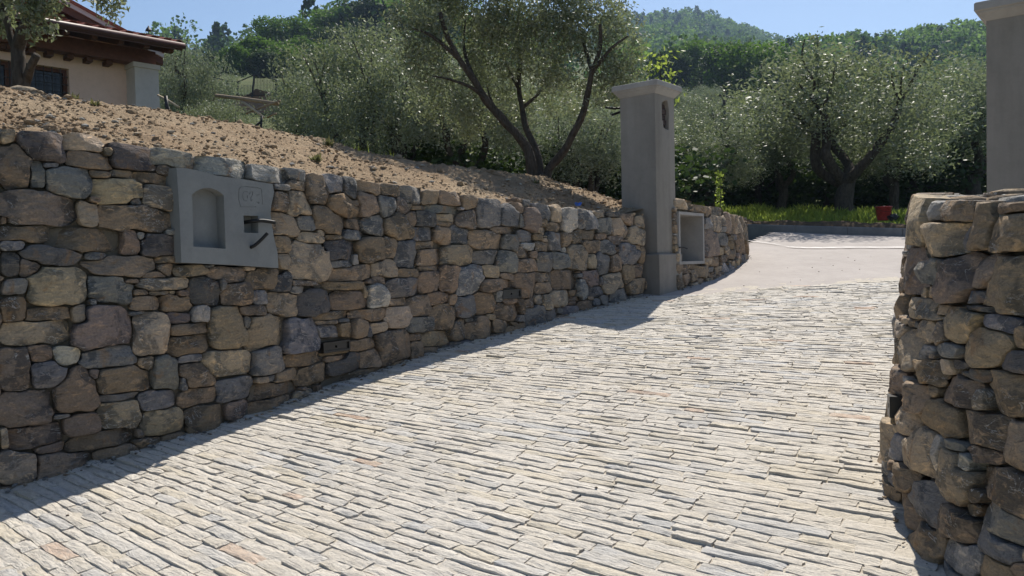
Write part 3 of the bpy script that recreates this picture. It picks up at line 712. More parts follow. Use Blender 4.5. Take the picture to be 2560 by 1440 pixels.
def fixn(o):
    bm = bmesh.new(); bm.from_mesh(o.data); bmesh.ops.recalc_face_normals(bm, faces=bm.faces); bm.to_mesh(o.data); bm.free()

def zpx(x, y): return 380+x/4, 380+y/4
PL = Plane(CL, (445, 540), (690, 560), (560, 545), .035)
face = [zpx(*p) for p in ((245, 155), (360, 165), (480, 190), (560, 212), (640, 235), (900, 270), (1205, 320), (1222, 400), (1210, 460), (1195, 520), (1185, 620), (1200, 740), (1225, 880), (1255, 1000), (1265, 1160), (820, 1130), (295, 1105), (275, 600), (255, 300))]
v, f = prism(PL, [PL.px(*p) for p in face], -.17, 0.)
panel = meshobj('cement_panel', v, f, M['panel']); fixn(panel)
arch = [(400, 425)]+[(400+320*k/10, 425-72*math.sin(math.pi*k/10)**.8+10*k/10) for k in range(1, 10)]+[(718, 435), (738, 968), (415, 945)]
cut = []
for poly, dep in ((arch, .075), ([(915, 635), (1062, 640), (1065, 812), (922, 806)], .07)):
    v, f = prism(PL, [PL.px(*zpx(*p)) for p in poly], -dep, .05); c = meshobj('cut', v, f); fixn(c); cut.append(c)
def groove(pts, w=.002):
    q = [PL.px(*p) for p in pts]
    mb = MB()
    for a, b in zip(q[:-1], q[1:]):
        a = np.array(a); b = np.array(b); d = b-a; l = np.linalg.norm(d); d /= l; e = np.array([-d[1], d[0]])*w; a2 = a-d*w*.5; b2 = b+d*w*.5
        v, f = prism(PL, [a2-e, b2-e, b2+e, a2+e], -.0035, .02); c = meshobj('cut', v, f); fixn(c); cut.append(c)
def gz(x, y): return 580+x/18, 450+y/18
groove([gz(*p) for p in ((370, 330), (310, 420), (300, 880), (345, 1040))])
groove([gz(*p) for p in ((345, 1060), (380, 1200), (700, 1215), (1060, 1205), (1330, 1215))])
groove([gz(*p) for p in ((370, 318), (640, 300), (900, 330), (1150, 350), (1300, 400))])
groove([gz(*p) for p in ((1330, 430), (1350, 760), (1375, 1100))])
groove([gz(*p) for p in ((680, 530), (540, 520), (485, 620), (490, 820), (545, 930), (650, 935))], .0018)
groove([gz(*p) for p in ((770, 640), (830, 530), (930, 540), (925, 660), (850, 770), (850, 940), (930, 890))], .0018)
groove([gz(*p) for p in ((690, 690), (690, 820))], .0018)
groove([gz(*p) for p in ((1090, 700), (1220, 640))], .0018)
groove([gz(*p) for p in ((1100, 980), (1210, 1060), (1210, 980))], .0018)
boolean(panel, cut); panel.data.materials.clear(); panel.data.materials.append(M['panel']); setparent(panel, wallL)
def pipe(name, pts, r, mat, parent, n=8):
    v, f = tubevf(catmull(pts, 6), r, n); return geo(name, v, f, mat, parent, True)
P_ = lambda x, y, n: PL.w(*PL.px(*zpx(x, y)), n)
pipe('black_conduit', [P_(985, 700, -.07), P_(985, 695, -.02), P_(1010, 690, .02), P_(1080, 690, .035), P_(1175, 708, .05)], .012, M['rubber'], wallL)
pipe('black_conduit', [P_(992, 960, -.02), P_(992, 945, .015), P_(1010, 925, .03), P_(1045, 870, .055), P_(1078, 815, .075)], .011, M['rubber'], wallL)
for px in (LB1, LB2):
    pl = Plane(CL, px[0], px[1], ((px[0][0]+px[1][0])/2, px[0][1]+14), .012)
    q = [pl.px(*p) for p in px]; w_, h_ = abs(q[1][0]-q[0][0]), abs(q[0][1]-q[3][1]); mb = MB()
    a0, z0 = min(p[0] for p in q)+.006, min(p[1] for p in q)+.006; w_ -= .012; h_ -= .012
    v, f = prism(pl, [(a0, z0), (a0+w_, z0), (a0+w_, z0+h_), (a0, z0+h_)], -.1, 0); b = meshobj('step_light', v, f, M['black']); fixn(b)
    v, f = prism(pl, [(a0+.012, z0+.012), (a0+w_-.012, z0+.012), (a0+w_-.012, z0+h_-.012), (a0+.012, z0+h_-.012)], -.012, .02); c = meshobj('cut', v, f); fixn(c)
    mid = (a0+w_/2, z0+h_/2); v, f = prism(pl, [(mid[0]+.011*math.cos(k*.785), mid[1]+.011*math.sin(k*.785)) for k in range(8)], -.06, .02); c2 = meshobj('cut', v, f); fixn(c2)
    boolean(b, [c, c2]); b.data.materials.clear(); b.data.materials.append(M['black']); setparent(b, wallL)

# far wall with the meter niche
wallF = empty('niche_wall', (*WF[2], SL*WF[2][1]), 'short curved fieldstone wall beyond the square gate pillar, with an empty cement meter niche', 'stone wall')
NB = [(1693, 522), (1763, 534), (1764, 666), (1698, 658)]
blkF = [uvpoly(CF, NB)]
seedF = px2seed(CF, parse(TG, 2.286, 1500, 150)); seedF = fill(CF, seedF, blkF, .02, CF.L, rng, .17)
stones(CF, seedF, blkF, wallF, rng, topj=.035); core_h(CF, wallF, blkF, thick=.42)
PN = Plane(CF, (1700, 600), (1760, 600), (1730, 600), .015)
q = [PN.px(*p) for p in ((1697, 525), (1760, 537), (1761, 664), (1700, 656))]; a0, a1 = q[0][0], q[1][0]; z0, z1 = (q[2][1]+q[3][1])/2, (q[0][1]+q[1][1])/2; tk = .035
niche = MB()
niche.add(*prism(PN, [(a0, z0), (a1, z0), (a1, z0+tk), (a0, z0+tk)], -.36, 0)).add(*prism(PN, [(a0, z1-tk), (a1, z1-tk), (a1, z1), (a0, z1)], -.36, 0))
niche.add(*prism(PN, [(a0, z0+tk), (a0+tk, z0+tk), (a0+tk, z1-tk), (a0, z1-tk)], -.36, 0)).add(*prism(PN, [(a1-tk, z0+tk), (a1, z0+tk), (a1, z1-tk), (a1-tk, z1-tk)], -.36, 0))
niche.add(*prism(PN, [(a0, z0), (a1, z0), (a1, z1), (a0, z1)], -.40, -.36)); o = niche.build('meter_niche', M['cap'], wallF); fixn(o)
pipe('rebar_stub', [PN.w(a0-.05, z0+.2, .02), PN.w(a0+.04, z0+.2, .035), PN.w(a0+.13, z0+.185, .04)], .008, M['rubber'], wallF)

# right wall
wallR = empty('entrance_wall', (*WR[3], SL*WR[3][1]), 'rounded brown fieldstone wall in the right foreground, below a cement gate pillar', 'stone wall')
LB3 = [(2203, 992), (2233, 992), (2233, 1039), (2203, 1036)]
blkR = [uvpoly(CR, LB3)]
seedR = px2seed(CR, parse(TE, 2.6675, 2160, 460)+parse(TF, 2.6675, 2160, 900)); seedR = [s for s in seedR if s[0] > .05]
seedR = fill(CR, seedR, blkR, .02, CR.L, rng, .19); stones(CR, seedR, blkR, wallR, rng, gap=.005, hmul=1.1, topj=.006)
core_h(CR, wallR, [], thick=.5, inset=.065, drop=.07)
# flat cap stones lying on the entrance wall
for i in range(26):
    u = .15+i*.155+rng.uniform(-.02, .02)
    if u > CR.L-.2: break
    for row in range(2):
        n0 = -.03-row*.27+rng.uniform(-.02, .02); w_, d_ = rng.uniform(.07, .105), rng.uniform(.12, .15); z0 = CR.tz(u)-.075; h = rng.uniform(.03, .05)+row*.012
        N = 10; th = np.arange(N)*2*math.pi/N; sq = 1/metric(np.cos(th), np.sin(th), 1, 1)*rng.uniform(.86, 1.05, N)
        V = []; F = []
        for f_, z_ in ((.98, -.06), (1., h*.6), (.96, h*.95), (.5, h+rng.uniform(0, .006))):
            for k in range(N):
                uu = u+np.cos(th[k])*sq[k]*w_*f_; nn = n0-d_+np.sin(th[k])*sq[k]*d_*f_; p = CR.pt(min(max(uu, .01), CR.L), CR.tz(uu), nn); p = p.copy(); p[2] = z0+z_+.012*noise.noise(Vector((uu*12, nn*12, i))); V.append(p)
        for r in range(3):
            for k in range(N): F.append((r*N+k, r*N+(k+1) % N, (r+1)*N+(k+1) % N, (r+1)*N+k))
        F.append(tuple(range(3*N, 4*N))); V = np.array(V); pc = V.mean(0)
        o = meshobj('cap_stone', V-pc, F, M['stone'], wallR, True); o.location = tuple(pc-np.array(wallR.location)); fixn(o)
        attr_color(o.data, 'tint', [[*(np.array(STC[rng.choice(['t', 'w', 'G', 'b'])])*rng.uniform(.9, 1.15)), rng.random()]]*len(V))
pl = Plane(CR, (2226, 1010), (2250, 1012), (2238, 1015), .028)
a0, a1, z0, z1 = -.03, .055, -.05, .045
v, f = prism(pl, [(a0, z0), (a1, z0), (a1, z1), (a0, z1)], -.12, 0); b = meshobj('step_light', v, f, M['black']); fixn(b)
v, f = prism(pl, [((a0+a1)/2+.012*math.cos(k*.785), (z0+z1)/2+.014*math.sin(k*.785)) for k in range(8)], -.05, .02); c = meshobj('cut', v, f); fixn(c)
boolean(b, [c]); b.data.materials.clear(); b.data.materials.append(M['black']); setparent(b, wallR)

# ------------------------------------------------------------------ gate pillars
def squares(P0, e1, e2, s, prof, n0=0):
    """stack of squares; P0 = near corner at the ground, prof = [(inset, z)]"""
    V = []; F = []
    for ins, z in prof:
        for i, j in ((0, 0), (1, 0), (1, 1), (0, 1)):
            p = P0+e1*(ins+(s-2*ins)*i)+e2*(ins+(s-2*ins)*j); V.append((p[0], p[1], z))
    m = len(prof)
    for r in range(m-1):
        for k in range(4): F.append((r*4+k, r*4+(k+1) % 4, r*4+4+(k+1) % 4, r*4+4+k))
    F.append((0, 3, 2, 1)); F.append(tuple(range(4*m-4, 4*m))); return V, F
def pillar(P0, ang, zg, ztop, zpl, label, hole):
    e1 = np.array([math.sin(ang), math.cos(ang)]); e2 = np.array([-e1[1], e1[0]]); c = P0+(e1+e2)*.28
    t = empty('gate_pillar', (*c, zg), label, 'gate pillar')
    def shade(o):
        md = o.modifiers.new('bevel', 'BEVEL'); md.width = .006; md.segments = 2; md.limit_method = 'ANGLE'
        bpy.context.view_layer.update(); me = bpy.data.meshes.new_from_object(o.evaluated_get(bpy.context.evaluated_depsgraph_get())); o.modifiers.clear(); o.data = me
        return setparent(o, t)
    v, f = squares(P0, e1, e2, .56, [(0, zg-.3), (0, zpl-.012), (.012, zpl), (.052, zpl+.004)]); o = meshobj('plinth', v, f, M['cement']); shade(o)
    v, f = squares(P0, e1, e2, .56, [(.05, zpl-.02), (.05, ztop-.13)]); o = meshobj('shaft', v, f, M['cement']); fixn(o)
    if hole:
        # broken opening in the face beside the drive
        q = P0+e1*.05+e2*.05; mb = []
        pts = [(1655, 256), (1665, 250), (1669, 252), (1672, 268), (1673, 290), (1672, 325), (1664, 322), (1659, 318), (1658, 303), (1656, 300), (1655, 280)]
        nn = np.array([e1[1], -e1[0], 0]); E0 = np.array([0, 0, EYE]); o3 = np.array([*q, 2.])
        class H: pass
        h = H(); 
        def w(a, z, n): return o3+np.array([*e1, 0])*a+np.array([0, 0, z-2.])+nn*n
        h.w = w; pol = []
        for p in pts:
            d = ray(*p); k = ((o3-E0)@nn)/(d@nn); x = E0+d*k; pol.append(((x-o3)@np.array([*e1, 0]), x[2]))
        v, f = prism(h, pol, -.07, .03); c_ = meshobj('cut', v, f); fixn(c_); boolean(o, [c_]); o.data.materials.clear(); o.data.materials.append(M['cement'])
        za, zb = min(p[1] for p in pol), max(p[1] for p in pol); aa, ab = min(p[0] for p in pol), max(p[0] for p in pol)
        zz = za; k = 0
        while zz < zb-.05:                # the hollow bricks showing inside
            v, f = boxvf(w(aa+.006*(k % 2), zz+.004, -.072), np.array([*e1, 0])*(ab-aa-.008), nn*(.022+.012*(k % 2)), (0, 0, .052)); b = meshobj('brick', v, f, M['brickred']); fixn(b); setparent(b, t); zz += .06; k += 1
    shade(o)
    v, f = squares(P0, e1, e2, .56, [(.05, ztop-.14), (.035, ztop-.125), (.012, ztop-.095), (-.004, ztop-.08), (-.004, ztop-.066), (-.02, ztop-.066), (-.02, ztop-.008), (-.012, ztop), (.28, ztop+.03)]); o = meshobj('cap', v, f, M['cap']); fixn(o); shade(o)
    return t, e1, e2
B = G(1650, 738); TH = R_(39)
gp, e1, e2 = pillar(B[:2], TH, B[2], at(1640, 198, B[1]+.05)[2]-.01, at(1650, 634, B[1])[2], 'square cement gate pillar with a moulded cap and a broken hole, between the two walls on the left', True)
for a, b, c in (((1562, 267), (1540, 271), (1515, 269)), ((1562, 276), (1548, 281), (1530, 287))):
    pipe('black_conduit', [at(*a, 9.5), at(*b, 9.46), at(*c, 9.40)], .013, M['rubber'], gp)
e1 = np.array([math.sin(TH), math.cos(TH)]); e2 = np.array([-e1[1], e1[0]])
cR = at(2466, 300, 6.1)[:2]; P0R = cR-e2*.51-e1*.05; zt = at(2465, 50, 6.1)[2]+.13
pillar(P0R, TH, SL*P0R[1], zt, SL*P0R[1]+.47, 'square cement gate pillar standing behind the rounded wall in the right foreground', False)

def wall_foot_grit():
    rg = np.random.default_rng(8); ico = bmesh.new(); bmesh.ops.create_icosphere(ico, subdivisions=1, radius=1)
    iv = np.array([v.co[:] for v in ico.verts]); jf = [tuple(v.index for v in f.verts) for f in ico.faces]; ico.free(); V, F, c = [], [], []
    for C, n in ((CL, 900), (CF, 160), (CR, 160)):
        for q in range(n):
            u = rg.uniform(0, C.L); d = abs(rg.normal(0, .045))+.005; p = C.pt(u, C.gz(u), d); p = np.array([p[0], p[1], SL*p[1]+.004]); s = rg.choice([rg.uniform(.002, .005), rg.uniform(.005, .014)], p=[.8, .2])
            n0 = len(V); V += list(iv*(1+rg.normal(0, .15, (len(iv), 1)))*s*[1.2, 1, .6]+p); F += [tuple(a+n0 for a in f) for f in jf]; c += [[*(np.array(STC[rg.choice(['b', 't', 'G', 'g'])])), rg.random()]]*len(iv)
    for q in range(260):                      # loose grit on the paving and the apron
        x, y = rg.uniform(-2, 5.5), rg.uniform(2.6, 14)
        if wall_dist_left(x, y)[0] < .1: continue
        s = rg.uniform(.003, .008); n0 = len(V); V += list(iv*s*[1.2, 1, .6]+[x, y, SL*y+.007]); F += [tuple(a+n0 for a in f) for f in jf]; c += [[.12, .10, .08, rg.random()]]*len(iv)
    o = meshobj('loose_grit', V, F, M['stone']); attr_color(o.data, 'tint', c); o['kind'] = 'stuff'
wall_foot_grit()

# ------------------------------------------------------------------ terrain
PXC = np.array([-1500, -400, 0, 400, 700, 1000, 1300, 1560, 1750, 2050, 2300, 2560, 3200, 4400.])
YR = np.array([7., 12, 16, 20, 30, 50, 100, 170, 280, 450, 650, 900, 1500])
z_ = lambda Y, row: row
def pz(Y, row): return [float(at(min(max(c, -300), 2900), p, Y)[2]) for c, p in zip(PXC, row)]
TZ = np.array([
    [3.2, 3.1, 3., 2.9, 2.7, 2.2, 1.8, 1.3, .6, .5, .5, .5, 1.3, 1.4],
    [3.4, 3.3, 3.15, 3.05, 2.85, 2.6, 2.3, 1.9, 1.2, 1.2, 1.2, 1.2, 1.5, 1.6],
    [3.8, 3.6, 3.4, 3.2, 3.0, 2.8, 2.6, 2.35, 2.0, 2.0, 1.95, 1.95, 1.95, 2],
    [4.6, 4.3, 3.8, 3.5, 3.3, 3.1, 2.9, 2.65, 2.55, 2.5, 2.45, 2.4, 2.4, 2.4],
    [6.5, 6.2, 5.8, 5.6, 5.4, 4.8, 4.3, 3.9, 3.7, 3.5, 3.5, 3.5, 3.5, 3.5],
    pz(50, [200, 230, 250, 262, 268, 285, 330, 370, 400, 420, 430, 440, 440, 440]),
    pz(100, [120, 150, 190, 205, 210, 190, 230, 270, 300, 330, 345, 360, 370, 370]),
    pz(170, [100, 120, 160, 165, 165, 120, 150, 215, 225, 250, 275, 285, 290, 290]),
    pz(280, [110, 130, 175, 180, 175, 130, 140, 190, 195, 178, 140, 128, 150, 200]),
    pz(450, [150, 170, 230, 240, 230, 180, 130, 125, 128, 200, 210, 210, 230, 250]),
    pz(650, [180, 200, 280, 290, 270, 180, 100, 72, 52, 165, 260, 300, 320, 330]),
    pz(900, [260, 280, 340, 350, 350, 300, 240, 200, 200, 260, 330, 360, 380, 390]),
    pz(1500, [420, 430, 440, 440, 440, 430, 400, 380, 380, 400, 430, 440, 440, 440])])
_ly = np.log(YR)
def terrain(X, Y):
    X = np.asarray(X, float); Y = np.maximum(np.asarray(Y, float), 7.)
    c = np.interp(X/Y*FPX+1280, PXC, np.arange(len(PXC))); r = np.interp(np.log(Y), _ly, np.arange(len(YR)))
    i = np.clip(c.astype(int), 0, len(PXC)-2); j = np.clip(r.astype(int), 0, len(YR)-2); a = c-i; b = r-j
    sm = lambda t: t*t*(3-2*t)
    z = (TZ[j, i]*(1-a)+TZ[j, i+1]*a)*(1-b)+(TZ[j+1, i]*(1-a)+TZ[j+1, i+1]*a)*b
    ks = kerb_side(X, Y); over = (ks < .16) & (X > 1.2+(Y-9)*.3) & (Y < 21)
    z = np.where(over, np.minimum(z, SL*Y-.25), z)
    z = z-.4*np.clip(16.2-Y, 0, 1)
    wd = wall_dist_left(X.ravel(), Y.ravel()).reshape(X.shape) if X.ndim else wall_dist_left(X, Y)[0]
    z = np.where((wd > -.9) & (Y < 12), np.minimum(z, SL*Y-.35), z)
    near = (ks >= .16) & (Y < 23) & (X > 3.2); z = np.where(near, np.clip(z, SL*Y+.09, SL*Y+.16+.02*ks), z)
    return z
def build_terrain():
    # polar sheet: fine near, coarse far
    ax = np.concatenate([np.linspace(-2.2, -.75, 14), np.linspace(-.73, .8, 150), np.linspace(.85, 2.4, 14)])
    ys = np.concatenate([np.linspace(7, 26, 90), np.geomspace(26.4, 1500, 130)]); V = []; F = []
    A, Yv = np.meshgrid(ax, ys, indexing='ij'); X = A*Yv; Z = terrain(X, Yv)
    amp = np.clip((Yv-24)*.03, 0, 1.2); Z = Z+amp*vnoise(X, Yv, .03)+.03*vnoise(X, Yv, .8, 9)*(Yv > 16)
    V = np.stack([X, Yv, Z], -1).reshape(-1, 3); n = len(ys)
    F = [(i*n+j, (i+1)*n+j, (i+1)*n+j+1, i*n+j+1) for i in range(len(ax)-1) for j in range(n-1)]
    o = meshobj('ground', V, F, M['ground'], None, True); o['kind'] = 'structure'
build_terrain()
# apron soil under the camera side, so that the ground goes on behind the photographer
grid_mesh('lower_ground', np.linspace(-60, 60, 50), np.linspace(-60, 11, 40), lambda X, Y: SL*Y-.3+.05*vnoise(X, Y, .3), M['ground'], 'structure')

# soil bank behind the left wall
def build_bank():
    st = []
    crest_px = [(-420, 205, 6.6), (-200, 212, 6.9), (0, 229, 7.2), (100, 246, 7.5), (200, 262, 7.7), (330, 279, 8.0), (480, 301, 8.4), (650, 333, 8.9), (800, 357, 9.3), (900, 386, 9.6), (1000, 402, 9.9), (1200, 426, 10.3), (1350, 448, 10.7), (1450, 474, 10.9), (1545, 508, 11.0)]
    wu = [0., .35, 1.9, 2.25, 2.65, 3.2, 3.8, 4.5, 5.1, 5.6, 6.0, 6.8, 7.5, 8.0, CL.L]
    wu = np.interp(np.linspace(0, 1, len(crest_px)), np.linspace(0, 1, len(wu)), wu)*CL.L/CL.L
    uw = [CL.inv(max(p[0], 1), 500)[0] if p[0] > 0 else None for p in crest_px]
    W0 = []
    for p, u in zip(crest_px, uw):
        if u is None: u = max(0, 1.9+p[0]/420*1.8)
        W0.append(u)
    for (px, py, Y), u in zip(crest_px, W0):
        w = CL.pt(u, CL.tz(u)-.05, -.13); c = at(px, py, Y); st.append((w, c))
    for u, (cx, cy, cz) in ((.1, (1.6, 11.6, 2.30)), (1.2, (2.0, 12.3, 2.25)), (2.4, (2.5, 13.2, 2.2)), (3.3, (2.9, 13.9, 2.12))):
        st.append((CF.pt(u, CF.tz(u)-.03, -.12), np.array([cx, cy, cz])))
    pts = []
    for w, c in st:
        back = np.array([c[0]-.1, 16., 0]); back[2] = min(float(terrain(back[0], back[1])), c[2])-.12
        mid = c+(back-c)*.25; mid[2] = c[2]-.16
        prof = catmull([w+np.array([.0, -.0, -.0]), w+(c-w)*.33+np.array([0, 0, .02]), w+(c-w)*.7+np.array([0, 0, .05]), c, mid, back], 12)
        pts.append(prof)
    P = np.array(pts); n = P.shape[1]
    # resample along the stations
    m = 340; t = np.linspace(0, len(st)-1, m); Q = np.stack([np.stack([np.interp(t, np.arange(len(st)), P[:, j, k]) for k in range(3)], -1) for j in range(n)], 1)
    s2 = np.concatenate([np.linspace(0, 36/(n-1), 120), np.linspace(36.5/(n-1), 1, 24)])*(n-1); Q2 = np.stack([np.stack([np.interp(s2, np.arange(n), Q[i, :, k]) for k in range(3)], -1) for i in range(m)], 0)
    a = np.clip(s2/6, 0, 1)[None, :]
    for i in range(m):
        for j in range(len(s2)):
            p = Vector(Q2[i, j]); d = .06*noise.noise(p*1.6)+.035*noise.noise(p*5)+.022*abs(noise.noise(p*13))+.014*noise.noise(p*31)
            Q2[i, j, 2] += d*(a[0, j]*.9+.1)
    k = len(s2); F = [(i*k+j, (i+1)*k+j, (i+1)*k+j+1, i*k+j+1) for i in range(m-1) for j in range(k-1)]
    o = meshobj('soil_bank', Q2.reshape(-1, 3), F, M['soil'], None, True); o['kind'] = 'structure'
    # loose clods and pebbles
    rg = np.random.default_rng(3); V = []; FF = []; ico = bmesh.new(); bmesh.ops.create_icosphere(ico, subdivisions=1, radius=1)
    iv = np.array([v.co[:] for v in ico.verts]); jf = [tuple(v.index for v in f.verts) for f in ico.faces]; ico.free(); cols = []
    for q in range(12000):
        i, j = rg.integers(m), int(rg.integers(8, 122)); s = rg.choice([rg.uniform(.004, .011), rg.uniform(.011, .022), rg.uniform(.022, .045)], p=[.9, .09, .01])
        if j > 112 and rg.random() < .12: s *= 1.6
        p = Q2[i, j]; v = iv*(1+rg.normal(0, .18, (len(iv), 1)))*s*np.array([rg.uniform(.7, 1.4), rg.uniform(.7, 1.4), rg.uniform(.5, .9)])
        n0 = len(V); V += list(v+p+[rg.normal(0, .02), rg.normal(0, .02), s*.25]); FF += [tuple(a+n0 for a in f) for f in jf]
    o = meshobj('soil_clods', V, FF, M['soil']); o['kind'] = 'stuff'
    V, FF, c = [], [], []
    for q in range(420):
        i, j = rg.integers(m), int(rg.integers(6, 122)); s = rg.uniform(.008, .028); p = Q2[i, j]
        v = iv*(1+rg.normal(0, .15, (len(iv), 1)))*s*np.array([rg.uniform(.8, 1.5), rg.uniform(.7, 1.2), .55]); n0 = len(V)
        V += list(v+p+[0, 0, s*.4]); FF += [tuple(a+n0 for a in f) for f in jf]; c += [[*(np.array(STC[rg.choice(['w', 't', 'G'])])), rg.random()]]*len(iv)
    o = meshobj('bank_pebbles', V, FF, M['stone']); attr_color(o.data, 'tint', c); o['kind'] = 'stuff'
    # a few boulders lying on the crest at the left
    for k_, (x, y, w_, lab) in enumerate(((60, 243, .13, 'rough tan boulder lying on the crest of the soil bank, by the pruned olive tree'), (22, 234, .07, 'small flat stone on the bank crest at the left edge, beside a tan boulder'), (130, 252, .06, 'small grey stone half buried in the bank crest below the barred window'))):
        p = at(x, y, 7.35); v = iv.copy(); bm = bmesh.new(); bmesh.ops.create_icosphere(bm, subdivisions=3, radius=1)
        for q in bm.verts:
            d = 1+.28*noise.noise(q.co*1.4+Vector((k_*5, 0, 0)))+.1*noise.noise(q.co*4); q.co = Vector((q.co.x*d*w_*1.3, q.co.y*d*w_, q.co.z*d*w_*.75))
        me = bpy.data.meshes.new('boulder'); bm.to_mesh(me); bm.free(); o = bpy.data.objects.new('boulder', me); COL.objects.link(o); me.materials.append(M['stone'])
        attr_color(me, 'tint', [[*STC['tbG'[k_]], .3*k_]]*len(me.vertices)); o.location = tuple(p); o.rotation_euler.z = k_; tag(o, lab, 'boulder')
    return Q2
BANK = build_bank()
def bank_z(x, y):
    P = BANK.reshape(-1, 3); d = (P[:, 0]-x)**2+(P[:, 1]-y)**2; i = d.argmin(); return float(P[i, 2]) if d[i] < .05 else None
def gz_at(x, y):
    b = bank_z(x, y); return b if b is not None else float(terrain(x, y))
# earth behind the entrance wall
def bed_right():
    us = np.linspace(0.02, CR.L, 60); V = []; F = []
    for u in us:
        a = CR.pt(u, CR.tz(u)-.13, -.3); b = np.array([8.5, 1+u*.9, CR.tz(u)-.1])
        for k in range(8): p = a+(b-a)*k/7; p[2] += .03*noise.noise(Vector(p)*2); V.append(p)
    F = [(i*8+j, i*8+j+1, (i+1)*8+j+1, (i+1)*8+j) for i in range(59) for j in range(7)]
    o = meshobj('planting_bed', V, F, M['soil'], None, True); o['kind'] = 'structure'
bed_right()

# ------------------------------------------------------------------ trees
def leaf_quads(C, size, rg, aspect=.28, droop=0., jit=1.):
    """diamond leaves at centres C with random directions"""
    n = len(C); d = rg.normal(0, 1, (n, 3)); d[:, 2] -= droop; d /= np.linalg.norm(d, axis=1, keepdims=True)
    r = rg.normal(0, 1, (n, 3)); w = np.cross(d, r); w /= np.linalg.norm(w, axis=1, keepdims=True)+1e-9
    L = size*rg.uniform(.7, 1.3, (n, 1)); q = L*aspect
    return np.stack([C-d*L*.5, C-d*L*.02+w*q, C+d*L*.5, C-d*L*.02-w*q], 1)
def clusters(rg, centres, per, spread):
    c = np.repeat(centres, per, 0); g = rg.normal(0, 1, c.shape)*spread; return c+g
def crown_pts(rg, lobes, n, hollow=.35, cut=.12):
    """points inside a union of ellipsoids (cx,cy,cz,rx,ry,rz), thinned by noise so the outline is uneven"""
    vol = np.array([l[3]*l[4]*l[5] for l in lobes])**.8; out = []
    while len(out) < n:
        l = lobes[rg.choice(len(lobes), p=vol/vol.sum())]; d = rg.normal(0, 1, 3); d /= np.linalg.norm(d); r = (hollow+(1-hollow)*rg.random())**.6
        p = np.array(l[:3])+d*r*np.array(l[3:6]); s = max(l[3:6])
        if noise.noise(Vector(p)*(1.7/max(s, .3)))*1.1+rg.random()*.8 > cut: out.append(p)
    return np.array(out)
def limb(mb, a, b, ra, rb, rg, k=5, wob=.08, n=7):
    a, b = np.array(a, float), np.array(b, float); L = np.linalg.norm(b-a); pts = []
    for i in range(k+1):
        t = i/k; p = a+(b-a)*t
        if 0 < i < k: p = p+rg.normal(0, wob*L*.35, 3)
        pts.append(p)
    pts = catmull(pts, 3); r = np.linspace(ra, rb, len(pts)); mb.tube(pts, list(r), n, .25, rg.uniform(0, 50)); return pts
def make_olive_meshes(name, seed, H, Rw, nclus, per, leaf, mat, spread=.16, stems=3):
    rg = np.random.default_rng(seed); mb = MB(); th = .30*H; top = []
    limb(mb, (0, 0, -.25), (rg.normal(0, .06), rg.normal(0, .06), th*.75), .16*H/3.5, .13*H/3.5, rg, 3, .1, 9)
    lobes = []
    for i in range(stems):
        a = 6.28*i/stems+rg.uniform(-.4, .4); r = Rw*.5; e = np.array([math.cos(a)*r, math.sin(a)*r, H*.62+rg.uniform(-.1, .15)*H])
        p = limb(mb, (0, 0, th*.65), e, .10*H/3.5, .045*H/3.5, rg, 4, .2)
        for k in range(4):
            s = p[rg.integers(len(p)//2, len(p))]; q = s+np.array([rg.uniform(-.25, .25)*Rw+math.cos(a)*Rw*.12, rg.uniform(-.25, .25)*Rw+math.sin(a)*Rw*.12, rg.uniform(.08, .28)*H]); limb(mb, s, q, .03, .01, rg, 3, .15, 5)
        lobes.append((e[0]*1.1, e[1]*1.1, H*.63+rg.uniform(-.08, .08)*H, Rw*.62, Rw*.62, H*.27))
    lobes.append((0, 0, H*.72, Rw*.65, Rw*.65, H*.27))
    for k in range(4):
        a = rg.uniform(0, 6.28); lobes.append((math.cos(a)*Rw*.75, math.sin(a)*Rw*.75, H*rg.uniform(.38, .55), Rw*.33, Rw*.33, H*.17))
    c = crown_pts(rg, lobes, nclus); L = leaf_quads(clusters(rg, c, per, spread), leaf, rg, .2)
    crown = quadmesh('crown', L, 4, mat); v = np.array(mb.v); trunk = meshobj('trunk', mb.v, mb.f, M['bark'], None, True)
    me = (trunk.data, crown.data); bpy.data.objects.remove(trunk); bpy.data.objects.remove(crown); return me
def make_broad_meshes(seed, H, R, n, leaf, mat, trunkh=.25, asp=.5, hollow=.55):
    rg = np.random.default_rng(seed); mb = MB(); limb(mb, (0, 0, -.5), (0, 0, H*.6), R*.07, R*.03, rg, 4, .05)
    lobes = [(0, 0, H*.58, R*.7, R*.7, H*.38)]
    for k in range(14):
        a = rg.uniform(0, 6.28); z = rg.uniform(trunkh+.08, .88); rr = R*math.sqrt(max(.1, 1-((z-.5)/.55)**2)); lobes.append((math.cos(a)*rr*.7, math.sin(a)*rr*.7, H*z, R*.36, R*.36, H*.14))
        if k < 6: limb(mb, (0, 0, H*rg.uniform(.2, .5)), lobes[-1][:3], R*.03, R*.012, rg, 3, .1, 5)
    c = crown_pts(rg, lobes, n//6, hollow); L = leaf_quads(clusters(rg, c, 6, leaf*.9), leaf, rg, asp)
    crown = quadmesh('crown', L, 4, mat); trunk = meshobj('trunk', mb.v, mb.f, M['bark2'], None, True)
    me = (trunk.data, crown.data); bpy.data.objects.remove(trunk); bpy.data.objects.remove(crown); return me
def plant(name, meshes, loc, label, cat='tree', group=None, scale=1., rz=0., sq=1.):
    t = empty(name, loc, label, cat, group, rz); t.scale = (scale*sq, scale*sq, scale)
    for n, m in zip(('trunk', 'crown'), meshes):
        o = bpy.data.objects.new(n, m); COL.objects.link(o); o.parent = t
    return t

